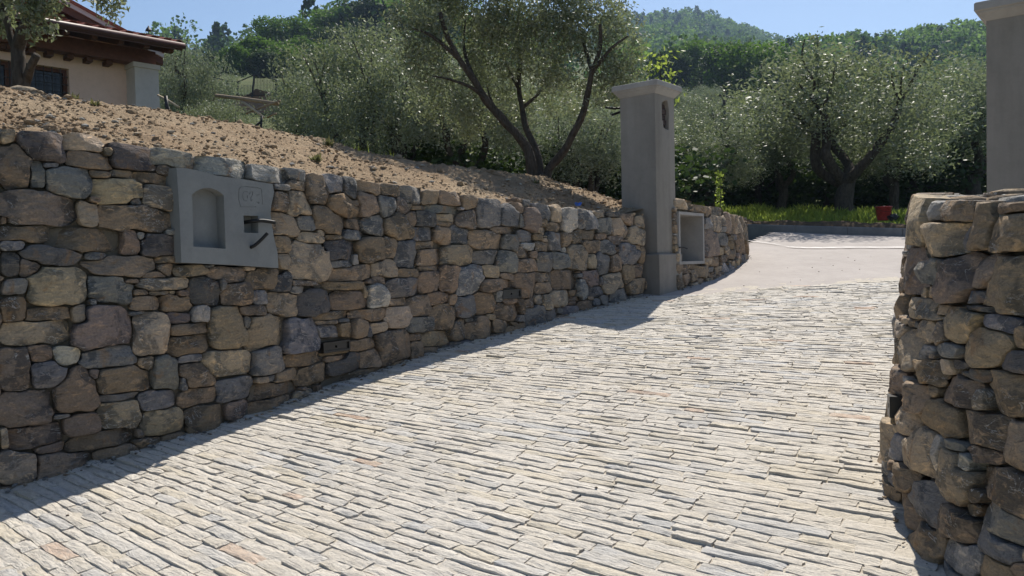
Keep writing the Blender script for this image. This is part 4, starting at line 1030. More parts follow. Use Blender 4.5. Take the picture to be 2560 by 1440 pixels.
# the big olive on the bank: limbs follow the photograph, spread in depth
def big_olive():
    rg = np.random.default_rng(21); Y = 10.9; b = at(1352, 455, Y); t = empty('olive_tree', b, 'large olive tree with three dark leaning stems on the crest of the soil bank', 'tree')
    mb = MB()
    def P(px, py, dy=0): return at(px, py, Y+dy)
    def L(pts, r0, r1): mb.tube(catmull([P(*p) for p in pts], 4), list(np.linspace(r0, r1, (len(pts)-1)*4+1)), 9, .3, rg.uniform(0, 9))
    L([(1335, 470), (1332, 435, -.05), (1318, 370, -.1), (1295, 340, -.15), (1258, 300, -.2), (1215, 250, -.3), (1185, 200, -.4), (1150, 150, -.5), (1120, 95, -.6), (1100, 30, -.7)], .078, .026)
    L([(1352, 470), (1350, 420, .05), (1338, 370, .1), (1315, 320, .2), (1305, 270, .3), (1297, 220, .4), (1300, 150, .5), (1292, 90, .6), (1300, 20, .7)], .058, .018)
    L([(1365, 470), (1372, 425, 0), (1405, 385, -.1), (1430, 340, -.2), (1458, 285, -.3), (1470, 230, -.4), (1480, 180, -.5), (1500, 120, -.6), (1500, 60, -.7)], .066, .02)
    L([(1365, 455), (1350, 445), (1340, 455)], .095, .09)
    for a in ([(1215, 250, -.3), (1180, 220, -.5), (1130, 200, -.7), (1080, 190, -.8)], [(1185, 200, -.4), (1160, 120, 0), (1165, 40, .3)], [(1305, 270, .3), (1350, 230, .5), (1400, 150, .6)],
              [(1480, 180, -.5), (1460, 110, -.2), (1440, 40, .1)], [(1480, 180, -.5), (1530, 120, -.7), (1570, 90, -.8)], [(1297, 220, .4), (1250, 130, .7), (1230, 40, .8)], [(1258, 300, -.2), (1230, 255, .3), (1215, 205, .6)], [(1150, 150, -.5), (1080, 90, -.6), (1030, 70, -.5)]):
        L(a, .03, .008)
    o = mb.build('trunk', M['bark'], t, True)
    lobes = []
    for px, py, dy, r, rz in ((1060, 60, -.5, .42, .4), (1110, 10, .1, .5, .4), (1040, 170, -.3, .36, .36), (1120, 150, .2, .5, .42), (1200, 30, 0, .55, .5), (1200, 130, .4, .5, .42), (1290, 60, .2, .6, .5), (1330, 160, .3, .5, .45),
            (1390, 50, -.2, .6, .5), (1400, 170, -.1, .45, .42), (1470, 60, -.3, .5, .45), (1520, 50, .1, .42, .4), (1540, 140, -.4, .42, .4), (1500, 220, -.3, .38, .34), (1590, 110, -.4, .22, .25), (1130, 260, .2, .42, .36), (1060, 260, .3, .3, .3),
            (1230, 220, .7, .45, .4), (1300, 260, .8, .4, .35), (1420, 250, .6, .38, .35), (1010, 60, -.2, .25, .3), (1010, 120, -.2, .22, .3), (1560, 210, -.2, .28, .3), (1200, -60, 0, .7, .45), (1380, -60, 0, .7, .45), (1520, -20, .3, .35, .35), (1070, -40, 0, .5, .4), (1180, 320, .5, .3, .25)):
        c = P(px, py, dy); lobes.append((*c, r, r, rz))
    c = crown_pts(rg, lobes, 1800, .1, .34); L = leaf_quads(clusters(rg, c, 24, .07), .058, rg, .19); q = quadmesh('crown', L, 4, M['olive']); setparent(q, t)
big_olive()
def left_olive():
    rg = np.random.default_rng(33); Y = 8.1; b = at(55, 250, Y); t = empty('olive_tree', b, 'pruned olive tree with a thick dark trunk and a cut stub before the house window', 'tree'); mb = MB()
    def P(px, py, dy=0): return at(px, py, Y+dy)
    def L(pts, r0, r1): mb.tube(catmull([P(*p) for p in pts], 4), list(np.linspace(r0, r1, (len(pts)-1)*4+1)), 10, .25, rg.uniform(0, 9))
    L([(58, 275), (52, 240), (48, 190), (47, 150), (44, 118), (62, 70, -.1), (80, 30, -.15), (95, -20, -.2), (110, -70, -.2)], .07, .05)
    L([(46, 135), (30, 105), (18, 60), (5, 20), (-15, -30)], .034, .024)
    L([(56, 225), (68, 195), (78, 165, -.1), (92, 137, -.15)], .048, .036)
    L([(100, -40, -.2), (170, -80, -.3), (230, -60, -.4), (260, -10, -.45)], .03, .01)
    mb.build('trunk', M['bark'], t, True)
    lobes = []
    for px, py, dy, r, rz in ((10, 20, .1, .16, .2), (45, -10, -.2, .22, .18), (100, 5, -.3, .22, .16), (130, 20, -.3, .13, .12), (112, 60, -.3, .12, .16), (60, 20, -.4, .12, .15), (85, 85, -.35, .06, .12), (-20, 40, 0, .2, .25), (0, -50, 0, .4, .2), (110, -50, -.2, .4, .2),
            (270, 0, -.4, .15, .1), (275, 25, -.4, .09, .1), (262, 55, -.4, .065, .1), (300, 15, -.4, .05, .09), (230, -20, -.4, .15, .08)):
        c = P(px, py, dy); lobes.append((*c, r, r, rz))
    c = crown_pts(rg, lobes, 330, .05); L = leaf_quads(clusters(rg, c, 11, .05), .062, rg, .2, .5); q = quadmesh('crown', L, 4, M['olive']); setparent(q, t)
left_olive()

OV = [make_olive_meshes('o', 40+i, 3.4, (1.45, 1.7, 1.35, 1.6)[i], (900, 980, 860, 920)[i], 22, .075, M['olive2' if i % 2 == 0 else 'olive'], .12, (3, 4, 3, 3)[i]) for i in range(4)]
# (px, Y, height, variant, rotation, squeeze, label)
near = [
 (487, 24, 4.0, 0, .3, .72, 'pale olive tree just right of the white porch pillar'),
 (548, 21, 2.35, 1, 1.2, .85, 'low bushy olive tree in front of the wooden rail fence'),
 (785, 20, 3.3, 2, 2., .85, 'silvery olive tree with a dark forked trunk, right of the wooden rail fence'),
 (905, 18.5, 4.1, 1, .5, .85, 'tall olive tree standing left of the large three stemmed olive'),
 (1010, 16.5, 3.3, 3, 3.1, .9, 'olive tree close behind the left side of the large three stemmed olive'),
 (1158, 15.5, 3.2, 0, 4., 1.0, 'olive tree with a short dark trunk at the bank crest, behind the large olive'),
 (1470, 16, 2.6, 2, 5., 1.05, 'small olive tree between the three stemmed olive and the gate pillar'),
 (1775, 20, 2.5, 3, .9, 1.15, 'olive tree just right of the gate pillar, above the meter niche wall'),
 (1950, 22.5, 3.1, 0, 1.9, 1.0, 'olive tree between the gate pillar and the broad olive behind the kerb'),
 (2108, 19.4, 4.15, 1, 2.6, 1.25, 'broad olive tree with a thick dark trunk in the grass behind the kerb'),
 (2235, 21.5, 3.4, 3, 3.7, .85, 'olive tree whose thin trunk rises behind the red bucket'),
 (2440, 23, 4.4, 2, 4.4, 1.1, 'olive tree partly hidden by the right gate pillar'),
 (2330, 25.5, 4.3, 0, 5.2, 1.0, 'olive tree behind the one by the red bucket'),
]
for px, Y, h, v, rz, sq, lab in near:
    p = at(px, 500, Y); z = gz_at(p[0], Y); plant('olive_tree', OV[v], (p[0], Y, z-.05), lab, scale=h/3.4, rz=rz, sq=sq)
def ordn(i): return ['first', 'second', 'third', 'fourth', 'fifth', 'sixth', 'seventh', 'eighth', 'ninth', 'tenth', 'eleventh', 'twelfth', 'thirteenth', 'fourteenth', 'fifteenth', 'sixteenth'][i]
rg = np.random.default_rng(77)
for row, (Y0, pxs, where) in enumerate(((28, range(440, 2500, 135), 'second'), (42, range(760, 2480, 128), 'third'), (66, range(700, 2460, 120), 'highest'))):
    for i, px in enumerate(pxs):
        if row and 1090 < px < 1500 and row == 2: continue
        Y = Y0+rg.uniform(-2.5, 2.5); p = at(px+rg.uniform(-25, 25), 400, Y); z = float(terrain(p[0], Y))
        if row == 0 and px < 850: continue
        if row == 2 and px < 1100: continue
        if (row == 1 and 1560 < px and i % 2) or (row == 0 and 1980 < px < 2320): continue
        sc = rg.uniform(.68, .82) if (row == 1 and px < 1080) or (row == 0 and px > 1560) else rg.uniform(.95, 1.15)
        plant('olive_tree', OV[rg.integers(4)], (p[0], Y, z-.1), f'grey green olive tree in the {where} row up the slope, {ordn(i)} from the left', group='olive trees planted in rows on the slope', scale=sc, rz=rg.uniform(0, 6.28), sq=rg.uniform(1., 1.2))

BV = [make_broad_meshes(60+i, 10, (4.4, 5.2, 4.0)[i], 11000, .32, M['broad'] if i < 2 else M['dark']) for i in range(3)]
LV = make_broad_meshes(70, 10, 4.2, 9000, .32, M['broad2'])
bl = [ # px, top py, Y, height, variant, squeeze, label
 (685, 92, 95, 10.0, 0, 1.0, 'rounded dark green tree in front of the tall wood on the left hill'),
 (705, 38, 120, 12., 1, .8, 'tree with a knobbly top behind the rounded dark tree on the left hill'),
 (760, 95, 100, 8.0, 1, .8, 'small dark tree at the right foot of the rounded dark tree'),
 (645, 120, 90, 6.5, 2, .9, 'small dark tree at the left foot of the rounded dark tree'),
 (575, 112, 88, 6.5, 0, .75, 'thin airy tree on the skyline below the radio mast'),
 (535, 125, 92, 6., 2, .8, 'dark scrubby tree left of the airy tree on the skyline'),
 (480, 140, 120, 5.0, 0, 1.2, 'low distant tree on the skyline right of the house roof'),
 (425, 130, 120, 6.0, 1, 1., 'distant tree top just right of the house eaves'),
 (815, 20, 125, 14., 0, .8, 'tall dark tree at the left end of the high wood'),
 (870, 5, 130, 15., 1, .75, 'tall dark tree, second from the left in the high wood'),
 (925, -15, 125, 16., 2, .85, 'darkest tall tree in the middle of the high wood'),
 (985, -10, 135, 16., 0, .8, 'tall tree in the high wood just left of the large olive crown'),
 (1060, -10, 130, 16., 1, .9, 'tall tree of the high wood hidden partly by the large olive crown'),
 (850, 60, 105, 10., 2, .9, 'dark tree low in the middle of the high wood'),
 (950, 60, 105, 10., 2, .9, 'dark tree low at the right of the high wood'),
 (1670, 112, 110, 8., 2, 1., 'dark tree on the slope directly above the gate pillar cap'),
 (1735, 108, 115, 8.5, 0, 1., 'green tree on the slope between two dark trees, right of the pillar cap'),
 (1800, 102, 105, 9., 2, 1.05, 'dark tree left of the largest rounded tree on the middle slope'),
 (1880, 98, 100, 9.5, 1, 1.1, 'largest rounded green tree on the middle slope below the far hill'),
 (1960, 128, 110, 7.5, 0, 1., 'green tree right of the largest rounded tree on the middle slope'),
 (2030, 150, 100, 6.5, 0, 1., 'small green tree above the broad olive crown'),
 (2390, 190, 60, 5.0, 1, 1.0, 'rounded dark green tree left of the right gate pillar'),
 (2470, 165, 62, 6.0, 0, 1.0, 'green tree cut off by the left edge of the right gate pillar'),
]
for px, tp, Y, h, v, sq, lab in bl:
    top = at(px, tp, Y); z = float(terrain(top[0], Y)); hh = max(top[2]-z, h*.6)
    plant('broadleaf_tree', BV[v], (top[0], Y, top[2]-hh if top[2]-h < z else z), lab, scale=hh/10.4, rz=px, sq=sq*max(1, h/hh))
for px, tp, Y, h, sq, lab in ((822, 105, 80, 5.0, .8, 'bright green young tree with a pointed top in front of the high wood'), (700, 232, 48, 2.6, 1.2, 'bright green shrub beside the iron railing'), (870, 150, 80, 3.5, 1.2, 'bright green bush right of the pointed young tree')):
    top = at(px, tp, Y); z = float(terrain(top[0], Y)); plant('young_tree', LV, (top[0], Y, top[2]-h), lab, scale=h/10.3, rz=px, sq=sq)
# shrubs closing the gap under the olives
SV = make_broad_meshes(81, 2., 1.3, 3600, .12, M['dark'], .02, .4, .3)
for i, (px, Y, h) in enumerate(((1580, 17.5, 1.5), (1650, 19, 1.6), (1730, 23.5, 2.0), (1850, 25, 2.), (1900, 24, 1.8), (2000, 25.5, 2.0), (2060, 24, 1.7), (2180, 25, 2.), (2290, 23.5, 1.8), (2400, 27, 2.1), (1240, 16, 1.3), (1080, 17.5, 1.4), (930, 19.5, 1.5), (1400, 17.5, 1.6), (1520, 19.5, 1.7))):
    p = at(px, 500, Y); w = ('between the gate pillar and the three stemmed olive' if px < 1640 else 'in the shade behind the kerb and its grass'); 
    plant('shrub', SV, (p[0], Y, gz_at(p[0], Y)-.1), f'dark shrub {w}, {ordn(i)} of the undergrowth', 'shrub', 'dark shrubs under the olive trees', scale=h/2*1.15, rz=px, sq=1.45)

# leafy shoot standing above the gate pillar, behind it
def shoot(px, py0, py1, Y, label, n, mat, leaf=.1, w=.12, base=None):
    rg = np.random.default_rng(int(px)); a = at(px, py0, Y); b = at(px, py1, Y); z = base if base is not None else a[2]; t = empty('leafy_plant', (a[0], Y, z), label, 'plant'); mb = MB()
    mb.tube(catmull([(a[0], Y, z), ((a[0]+b[0])/2+.03, Y, (z+b[2])/2), b], 4), list(np.linspace(.02, .005, 9)), 6); mb.build('stem', M['bark'], t, True)
    c = a+(b-a)*rg.random((n, 1)); c = c+rg.normal(0, 1, (n, 3))*np.array([w, w, .03]); q = quadmesh('leaves', leaf_quads(c, leaf, rg, .3), 4, mat); setparent(q, t)
shoot(1798, 545, 428, 15.5, 'tall thin weed with small leaves behind the niche wall', 260, M['grass'], .06, .035)
shoot(1650, 260, 130, 15, 'bright yellow green leafy shoots rising behind the gate pillar cap', 190, M['grass'], .10, .2, 2.4)
shoot(2042, 210, 85, 19, 'thin upright olive shoot sticking up above the broad olive crown', 160, M['olive'], .1, .05, 4.5)

# ------------------------------------------------------------------ forest on the hills (a mass nobody could count)
def forest(name, rowsY, pxr, step, tree_h, nf, leaf, seed, mat, cond=None):
    rg = np.random.default_rng(seed); C = []; SZ = []; TC = []; TCOL = [(.07, .115, .035), (.10, .15, .05), (.028, .05, .028), (.05, .085, .03)]
    for Y in rowsY:
        x0, x1 = (pxr[0]-1280)/FPX*Y, (pxr[1]-1280)/FPX*Y; x = x0
        while x < x1:
            x += step*rg.uniform(.6, 1.4); y = Y+rg.uniform(-.5, .5)*(rowsY[1]-rowsY[0])
            if cond and not cond(x/y*FPX+1280, y, rg): continue
            z = float(terrain(x, y)); h = tree_h*rg.uniform(.65, 1.35); r = h*rg.uniform(.28, .45); con = rg.random() < .2
            th = rg.uniform(0, 2*math.pi, nf); u = rg.random(nf); zz = u**.75
            prof = np.where(con, (1-zz)*.8+.1, np.sqrt(np.clip(1-(2*zz-1)**2*.95, .03, 1)))
            rr = r*prof*rg.uniform(.65, 1.08, nf)*(1+.28*np.sin(th*3+zz*9+rg.uniform(0, 6)))
            TC.append(np.repeat(np.array([TCOL[2] if con else TCOL[rg.integers(2)] if rg.random() < .75 else TCOL[3]])*rg.uniform(.75, 1.25), nf, 0)); C.append(np.stack([x+rr*np.cos(th), y+rr*np.sin(th), z-h*.08+h*zz+rg.normal(0, .03*h, nf)], 1)); SZ.append(np.full(nf, leaf*rg.uniform(.8, 1.2)))
    C = np.concatenate(C); SZ = np.concatenate(SZ)[:, None]; n = len(C); d = rg.normal(0, 1, (n, 3)); d /= np.linalg.norm(d, axis=1, keepdims=True); w = np.cross(d, rg.normal(0, 1, (n, 3))); w /= np.linalg.norm(w, axis=1, keepdims=True)
    Q = np.stack([C-d*SZ*.5, C+w*SZ*.35, C+d*SZ*.5, C-w*SZ*.35], 1); o = quadmesh(name, Q, 4, mat); o['kind'] = 'stuff'; print(name, n)
    tc = np.repeat(np.concatenate(TC), 4, 0); attr_color(o.data, 'tint', np.concatenate([tc, np.ones((len(tc), 1))], 1))
forest('right_hill_wood', np.arange(150, 300, 9), (1960, 2760), 6.5, 9.5, 330, 1.15, 5, M['forest'], lambda p, y, r: y > 175 or p > 2280)
forest('far_hill_wood', np.arange(370, 668, 10.5), (1480, 2120), 8.5, 10.5, 130, 1.9, 6, M['forest'])
forest('middle_slope_wood', np.arange(130, 360, 14), (1500, 2060), 8, 8.5, 150, 1.3, 8, M['forest'])
forest('left_hill_wood', np.arange(125, 260, 12), (380, 1320), 7, 9, 150, 1.2, 9, M['forest'], lambda p, y, r: p > 780 or y > 180)
for i, (px, tp) in enumerate(((2165, 98), (2220, 97), (2275, 76), (2320, 88), (2350, 86), (2440, 68))):
    Y = 262; top = at(px, tp, Y); z = float(terrain(top[0], Y))
    plant('skyline_tree', BV[i % 3], (top[0], Y, min(z, top[2]-9)), f'tree standing up from the right hill skyline, {ordn(i)} from the left', group='trees along the right hill skyline', scale=(top[2]-min(z, top[2]-9))/10.3, rz=i, sq=.8)

# ------------------------------------------------------------------ grass
def grass():
    rg = np.random.default_rng(12); P = []; Hh = []
    n = 15000
    s = rg.uniform(-5, 8.5, n); d = rg.uniform(.42, 4.6, n)**1.0
    X = K0[0]+kd[0]*s+kn[0]*d; Y = K0[1]+kd[1]*s+kn[1]*d; Z = terrain(X, Y)
    keep = (X > 3.4); X, Y, Z = X[keep], Y[keep], Z[keep]; n = len(X)
    cl = np.array([noise.noise(Vector((x*1.2, y*1.2, 0))) for x, y in zip(X, Y)])
    h = np.clip(.12+.2*cl+rg.uniform(-.05, .10, n), .04, .40); ang = rg.uniform(0, 6.28, n); ln = rg.normal(0, .3, (n, 2))*h[:, None]; w = .014*(1+h)
    B = np.stack([X, Y, Z-.02], 1); sx = np.stack([np.cos(ang)*w, np.sin(ang)*w, 0*w], 1); T = B+np.stack([ln[:, 0], ln[:, 1], h], 1); m = B+np.stack([ln[:, 0]*.3, ln[:, 1]*.3, h*.6], 1)
    Q = np.stack([B-sx, B+sx, m+sx*.8, T, m-sx*.8], 1); o = quadmesh('tall_grass', Q, 5, M['grass']); o['kind'] = 'stuff'
    # second patch behind the bank crest, by the rail fence
    n = 9000; px = rg.uniform(380, 1000, n); Y = rg.uniform(11, 20, n); X = (px-1280)/FPX*Y; Z = np.array([gz_at(x, y) for x, y in zip(X, Y)]); h = rg.uniform(.15, .5, n); ang = rg.uniform(0, 6.28, n)
    B = np.stack([X, Y, Z-.03], 1); sx = np.stack([np.cos(ang)*.014, np.sin(ang)*.014, 0*h], 1); T = B+np.stack([rg.normal(0, .1, n), rg.normal(0, .1, n), h], 1)
    o = quadmesh('meadow_grass', np.stack([B-sx, B+sx, T], 1), 3, M['grass']); o['kind'] = 'stuff'
grass()
def weed(px, py, Y, r, n, label, mat='dry'):
    rg = np.random.default_rng(int(px+py)); p = at(px, py, Y); z = gz_at(p[0], p[1]); a = rg.uniform(0, 6.28, n); l = rg.uniform(.4, 1, n)*r; e = rg.uniform(.3, 1.3, n)
    B = np.repeat(np.array([[p[0], p[1], z]]), n, 0)+rg.normal(0, r*.15, (n, 3))*[1, 1, 0]; D = np.stack([np.cos(a)*np.cos(e), np.sin(a)*np.cos(e), np.sin(e)], 1)*l[:, None]; sx = np.stack([-np.sin(a), np.cos(a), 0*a], 1)*.007
    o = quadmesh('weed', np.stack([B-sx, B+sx, B+D*.6+sx*1.3, B+D, B+D*.6-sx*1.3], 1)-np.array([p[0], p[1], z]), 5, M[mat]); o.location = (p[0], p[1], z); tag(o, label, 'weed')
weed(790, 402, 7.0, .10, 45, 'small green weed tuft growing on the bare soil above the cement panel')
weed(240, 290, 6.6, .09, 30, 'small dry weed tuft on the soil bank below the porch corner')
weed(822, 375, 8.7, .14, 50, 'dry yellowish weed clump on the bank crest, upper middle of the slope')
weed(185, 262, 7.6, .10, 40, 'ragged weed on the bank crest under the barred window')
weed(1340, 480, 9.6, .08, 20, 'thin weed sprout on the shaded soil below the three stemmed olive')
# dark soil strip behind the kerb
def strip():
    V = []; F = []; rg = np.random.default_rng(2); m = 150
    for i in range(m):
        s = -5+13.5*i/(m-1)
        for j in range(9):
            d = .13+.5*j/8; x, y = K0+kd*s+kn*d; V.append((x, y, SL*y+.11+.10*math.sin(math.pi*j/8)*(1+.6*noise.noise(Vector((x*2, y*2, 1))))+.035*noise.noise(Vector((x*9, y*9, 0)))))
    F = [(i*9+j, (i+1)*9+j, (i+1)*9+j+1, i*9+j+1) for i in range(m-1) for j in range(8)]
    o = meshobj('dug_soil_strip', V, F, mat_plain('damp_soil', (.10, .07, .045), .95, .1, 0, .35, 14, .6), None, True); o['kind'] = 'structure'
strip()

# ------------------------------------------------------------------ small things
def bucket():
    d = G(2211, 578); c = np.array([d[0]+kn[0]*.28, d[1]+kn[1]*.28]); z = SL*c[1]+.20; c = at(2209, 540, c[1])[:2]
    t = empty('bucket', (*c, z), 'dirty red plastic builders bucket standing behind the kerb', 'bucket'); V = []; F = []; n = 24
    prof = [(.115, 0), (.125, .02), (.155, .26), (.168, .262), (.168, .285), (.16, .288), (.15, .284), (.118, .03), (0.001, .025)]
    for r, h in prof:
        for k in range(n): V.append((c[0]+r*math.cos(6.283*k/n), c[1]+r*math.sin(6.283*k/n), z+h))
    for i in range(len(prof)-1):
        for k in range(n): F.append((i*n+k, i*n+(k+1) % n, (i+1)*n+(k+1) % n, (i+1)*n+k))
    F.append(tuple(range(n))[::-1]); geo('body', V, F, M['red'], t, True)
    pts = [(c[0]+.168*math.cos(a), c[1]-.168*math.sin(a)*.35-.12*math.sin(a), z+.27-.10*math.sin(a)) for a in np.linspace(0, math.pi, 9)]; v, f = tubevf(pts, .004, 5); geo('handle', v, f, M['iron'], t, True)
    # black bag
    q = at(2240, 562, c[1]-.25); bm = bmesh.new(); bmesh.ops.create_icosphere(bm, subdivisions=4, radius=1)
    for v in bm.verts: dd = 1+.35*noise.noise(v.co*1.8)+.2*noise.noise(v.co*4.5); v.co = Vector((v.co.x*dd*.15, v.co.y*dd*.12, v.co.z*dd*.07))
    me = bpy.data.meshes.new('plastic_bag'); bm.to_mesh(me); bm.free(); me.materials.append(M['black']); o = bpy.data.objects.new('plastic_bag', me); COL.objects.link(o); o.location = (q[0], c[1]-.05, z+.06); tag(o, 'crumpled black plastic bag lying beside the red bucket', 'bag')
bucket()
def drain():
    Y = G(1960, 577)[1]; p = [at(1940, 553, Y+.22), at(1950, 562, Y+.05), at(1962, 570, Y-.05), at(1974, 573, Y-.1), at(1988, 576, Y-.12)]
    v, f = tubevf(catmull(p, 5), .035, 12, 0, 0, False); o = meshobj('drain_pipe', v, f, M['rubber'], None, True); tag(o, 'short black corrugated pipe hanging over the kerb onto the apron', 'pipe')
    md = o.modifiers.new('w', 'SOLIDIFY'); md.thickness = .005
drain()
def scrap():
    p = CL.pt(*(lambda u: (u, CL.tz(u)+.025))(CL.inv(1454, 520)[0]), -.05); V = []; F = []; rg = np.random.default_rng(4)
    for i in range(6):
        for j in range(4): V.append((p[0]+i*.014-.03, p[1]+j*.012, p[2]+.02*math.sin(i*1.3+j)+.012))
    F = [(i*4+j, i*4+j+1, i*4+j+5, i*4+j+4) for i in range(5) for j in range(3)]; o = meshobj('plastic_scrap', V, F, M['blue']); tag(o, 'tiny scrap of blue plastic lying on top of the retaining wall', 'litter'); md = o.modifiers.new('w', 'SOLIDIFY'); md.thickness = .003
scrap()
def pole():
    Y = 40.; a = at(1811, 290, Y); b = at(1811, 228, Y); z = float(terrain(a[0], Y)); t = empty('utility_pole', (a[0], Y, z), 'dark thin wooden pole standing among the olives right of the gate pillar', 'pole')
    v, f = tubevf([(a[0], Y, z), (a[0], Y, b[2])], [.09, .075], 8); geo('shaft', v, f, M['bark'], t, True); v, f = boxvf((a[0]-.35, Y-.04, b[2]-.25), (.7, 0, 0), (0, .08, 0), (0, 0, .08)); geo('cross_arm', v, f, M['bark'], t)
pole()
# rail fence and railing up the slope
def fence():
    Y = 15.; t = empty('rail_fence', (*at(640, 330, Y)[:2], gz_at(at(640, 330, Y)[0], Y)), 'weathered wooden rail fence with crossed braces and dark posts, behind the bank crest', 'fence')
    def bar(name, a, b, r, m, n=8):
        v, f = tubevf([at(*a), (at(*a)+at(*b))/2+np.array([0, 0, .01]), at(*b)], r, n, .15); geo(name, v, f, M[m], t, True)
    bar('rail', (540, 239, 16), (695, 260, 15), .034, 'timber'); bar('brace', (603, 252, 15.6), (660, 294, 15), .022, 'chalk'); bar('brace', (615, 284, 15.4), (700, 252, 14.9), .02, 'timber')
    bar('brace', (668, 294, 15), (690, 284, 14.8), .018, 'timber'); bar('brace', (395, 238, 15.8), (447, 268, 15.4), .022, 'chalk')
    bar('post', (651, 345, 14.8), (654, 290, 14.8), .022, 'iron'); bar('post', (625, 330, 14.8), (655, 302, 14.8), .022, 'iron'); bar('post', (422, 300, 15.4), (414, 240, 15.4), .035, 'iron'); bar('post', (428, 300, 15.6), (420, 268, 15.5), .03, 'iron')
fence()
def railing():
    Y = 42.; c = at(640, 300, Y); t = empty('iron_railing', c, 'dark iron railing on top of the old brick terrace wall up the left slope', 'railing')
    tops = [(480, 178), (520, 190), (568, 202), (594, 205), (636, 187), (690, 200), (712, 205)]; bots = [(480, 218), (520, 226), (568, 235), (594, 241), (630, 243), (690, 240), (712, 243)]
    for (a, b) in ((tops[0], tops[1]), (tops[1], tops[2]), (tops[2], tops[3]), (tops[3], tops[4]), (tops[4], tops[5]), (tops[5], tops[6])):
        v, f = tubevf([at(*a, Y), at(*b, Y)], .03, 6); geo('handrail', v, f, M['iron'], t)
    for (a, b) in zip(bots[:-1], bots[1:]):
        v, f = tubevf([at(a[0], a[1]-4, Y), at(b[0], b[1]-4, Y)], .02, 6); geo('lower_rail', v, f, M['iron'], t)
    for a, b in zip(tops[1:-1], bots[1:-1]):
        v, f = tubevf([at(*a, Y), at(*b, Y)], .05, 6); geo('post', v, f, M['iron'], t)
    for k in range(58):
        px = 500+k*3.6; ty = np.interp(px, [p[0] for p in tops], [p[1] for p in tops]) if px < 594 or px > 636 else 208; by = np.interp(px, [p[0] for p in bots], [p[1] for p in bots])-4
        v, f = tubevf([at(px, ty+4, Y), at(px, by, Y)], .011, 4); geo('baluster', v, f, M['iron'], t)
    w = empty('terrace_wall', at(640, 330, Y+.4), 'old red brown brick terrace wall with a sloping top, under the iron railing', 'wall'); out = [(470, 226), (520, 228), (560, 237), (600, 243), (622, 240), (640, 226), (660, 232), (700, 236), (712, 239), (712, 345), (470, 345)]
    a = [at(*p, Y+.1) for p in out]; b = [at(*p, Y+.6) for p in out]; m = len(a); geo('masonry', a+b, [tuple(range(m)), tuple(range(m, 2*m))[::-1]]+[(i, i+m, (i+1) % m+m, (i+1) % m) for i in range(m)], M['oldbrick'], w)
    cp = out[:9]
    for p, q in zip(cp[:-1], cp[1:]):
        A, Bq = at(*p, Y+.05), at(*q, Y+.05); v, f = boxvf(A+[0, 0, .004], Bq-A, (0, .6, 0), (0, 0, .09)); geo('coping', v, f, M['oldbrick'], w)
railing()
def mast():
    Y = 620.; b = at(543, 150, Y); zt = at(543, 80, Y)[2]; z0 = float(terrain(b[0], Y))-5; t = empty('radio_mast', (b[0], Y, z0), 'thin red and white lattice radio mast on the far skyline', 'mast')
    n = 9; hs = np.linspace(z0, zt, n+1)
    for i in range(n):
        mb = MB(); w = .9
        for sx, sy in ((-w, -w), (w, -w), (w, w), (-w, w)): mb.tube([(b[0]+sx, Y+sy, hs[i]), (b[0]+sx, Y+sy, hs[i+1]-.01)], .13, 5)
        k = 5; hh = np.linspace(hs[i], hs[i+1], k+1)
        for j in range(k): mb.tube([(b[0]-w, Y-w, hh[j]), (b[0]+w, Y-w, hh[j+1])], .09, 4).tube([(b[0]+w, Y+w, hh[j]), (b[0]-w, Y+w, hh[j+1])], .09, 4)
        mb.build('mast_section', mat_plain('mast_red', (.35, .10, .10), .6) if i % 2 == 0 else M['white'], t)
mast()

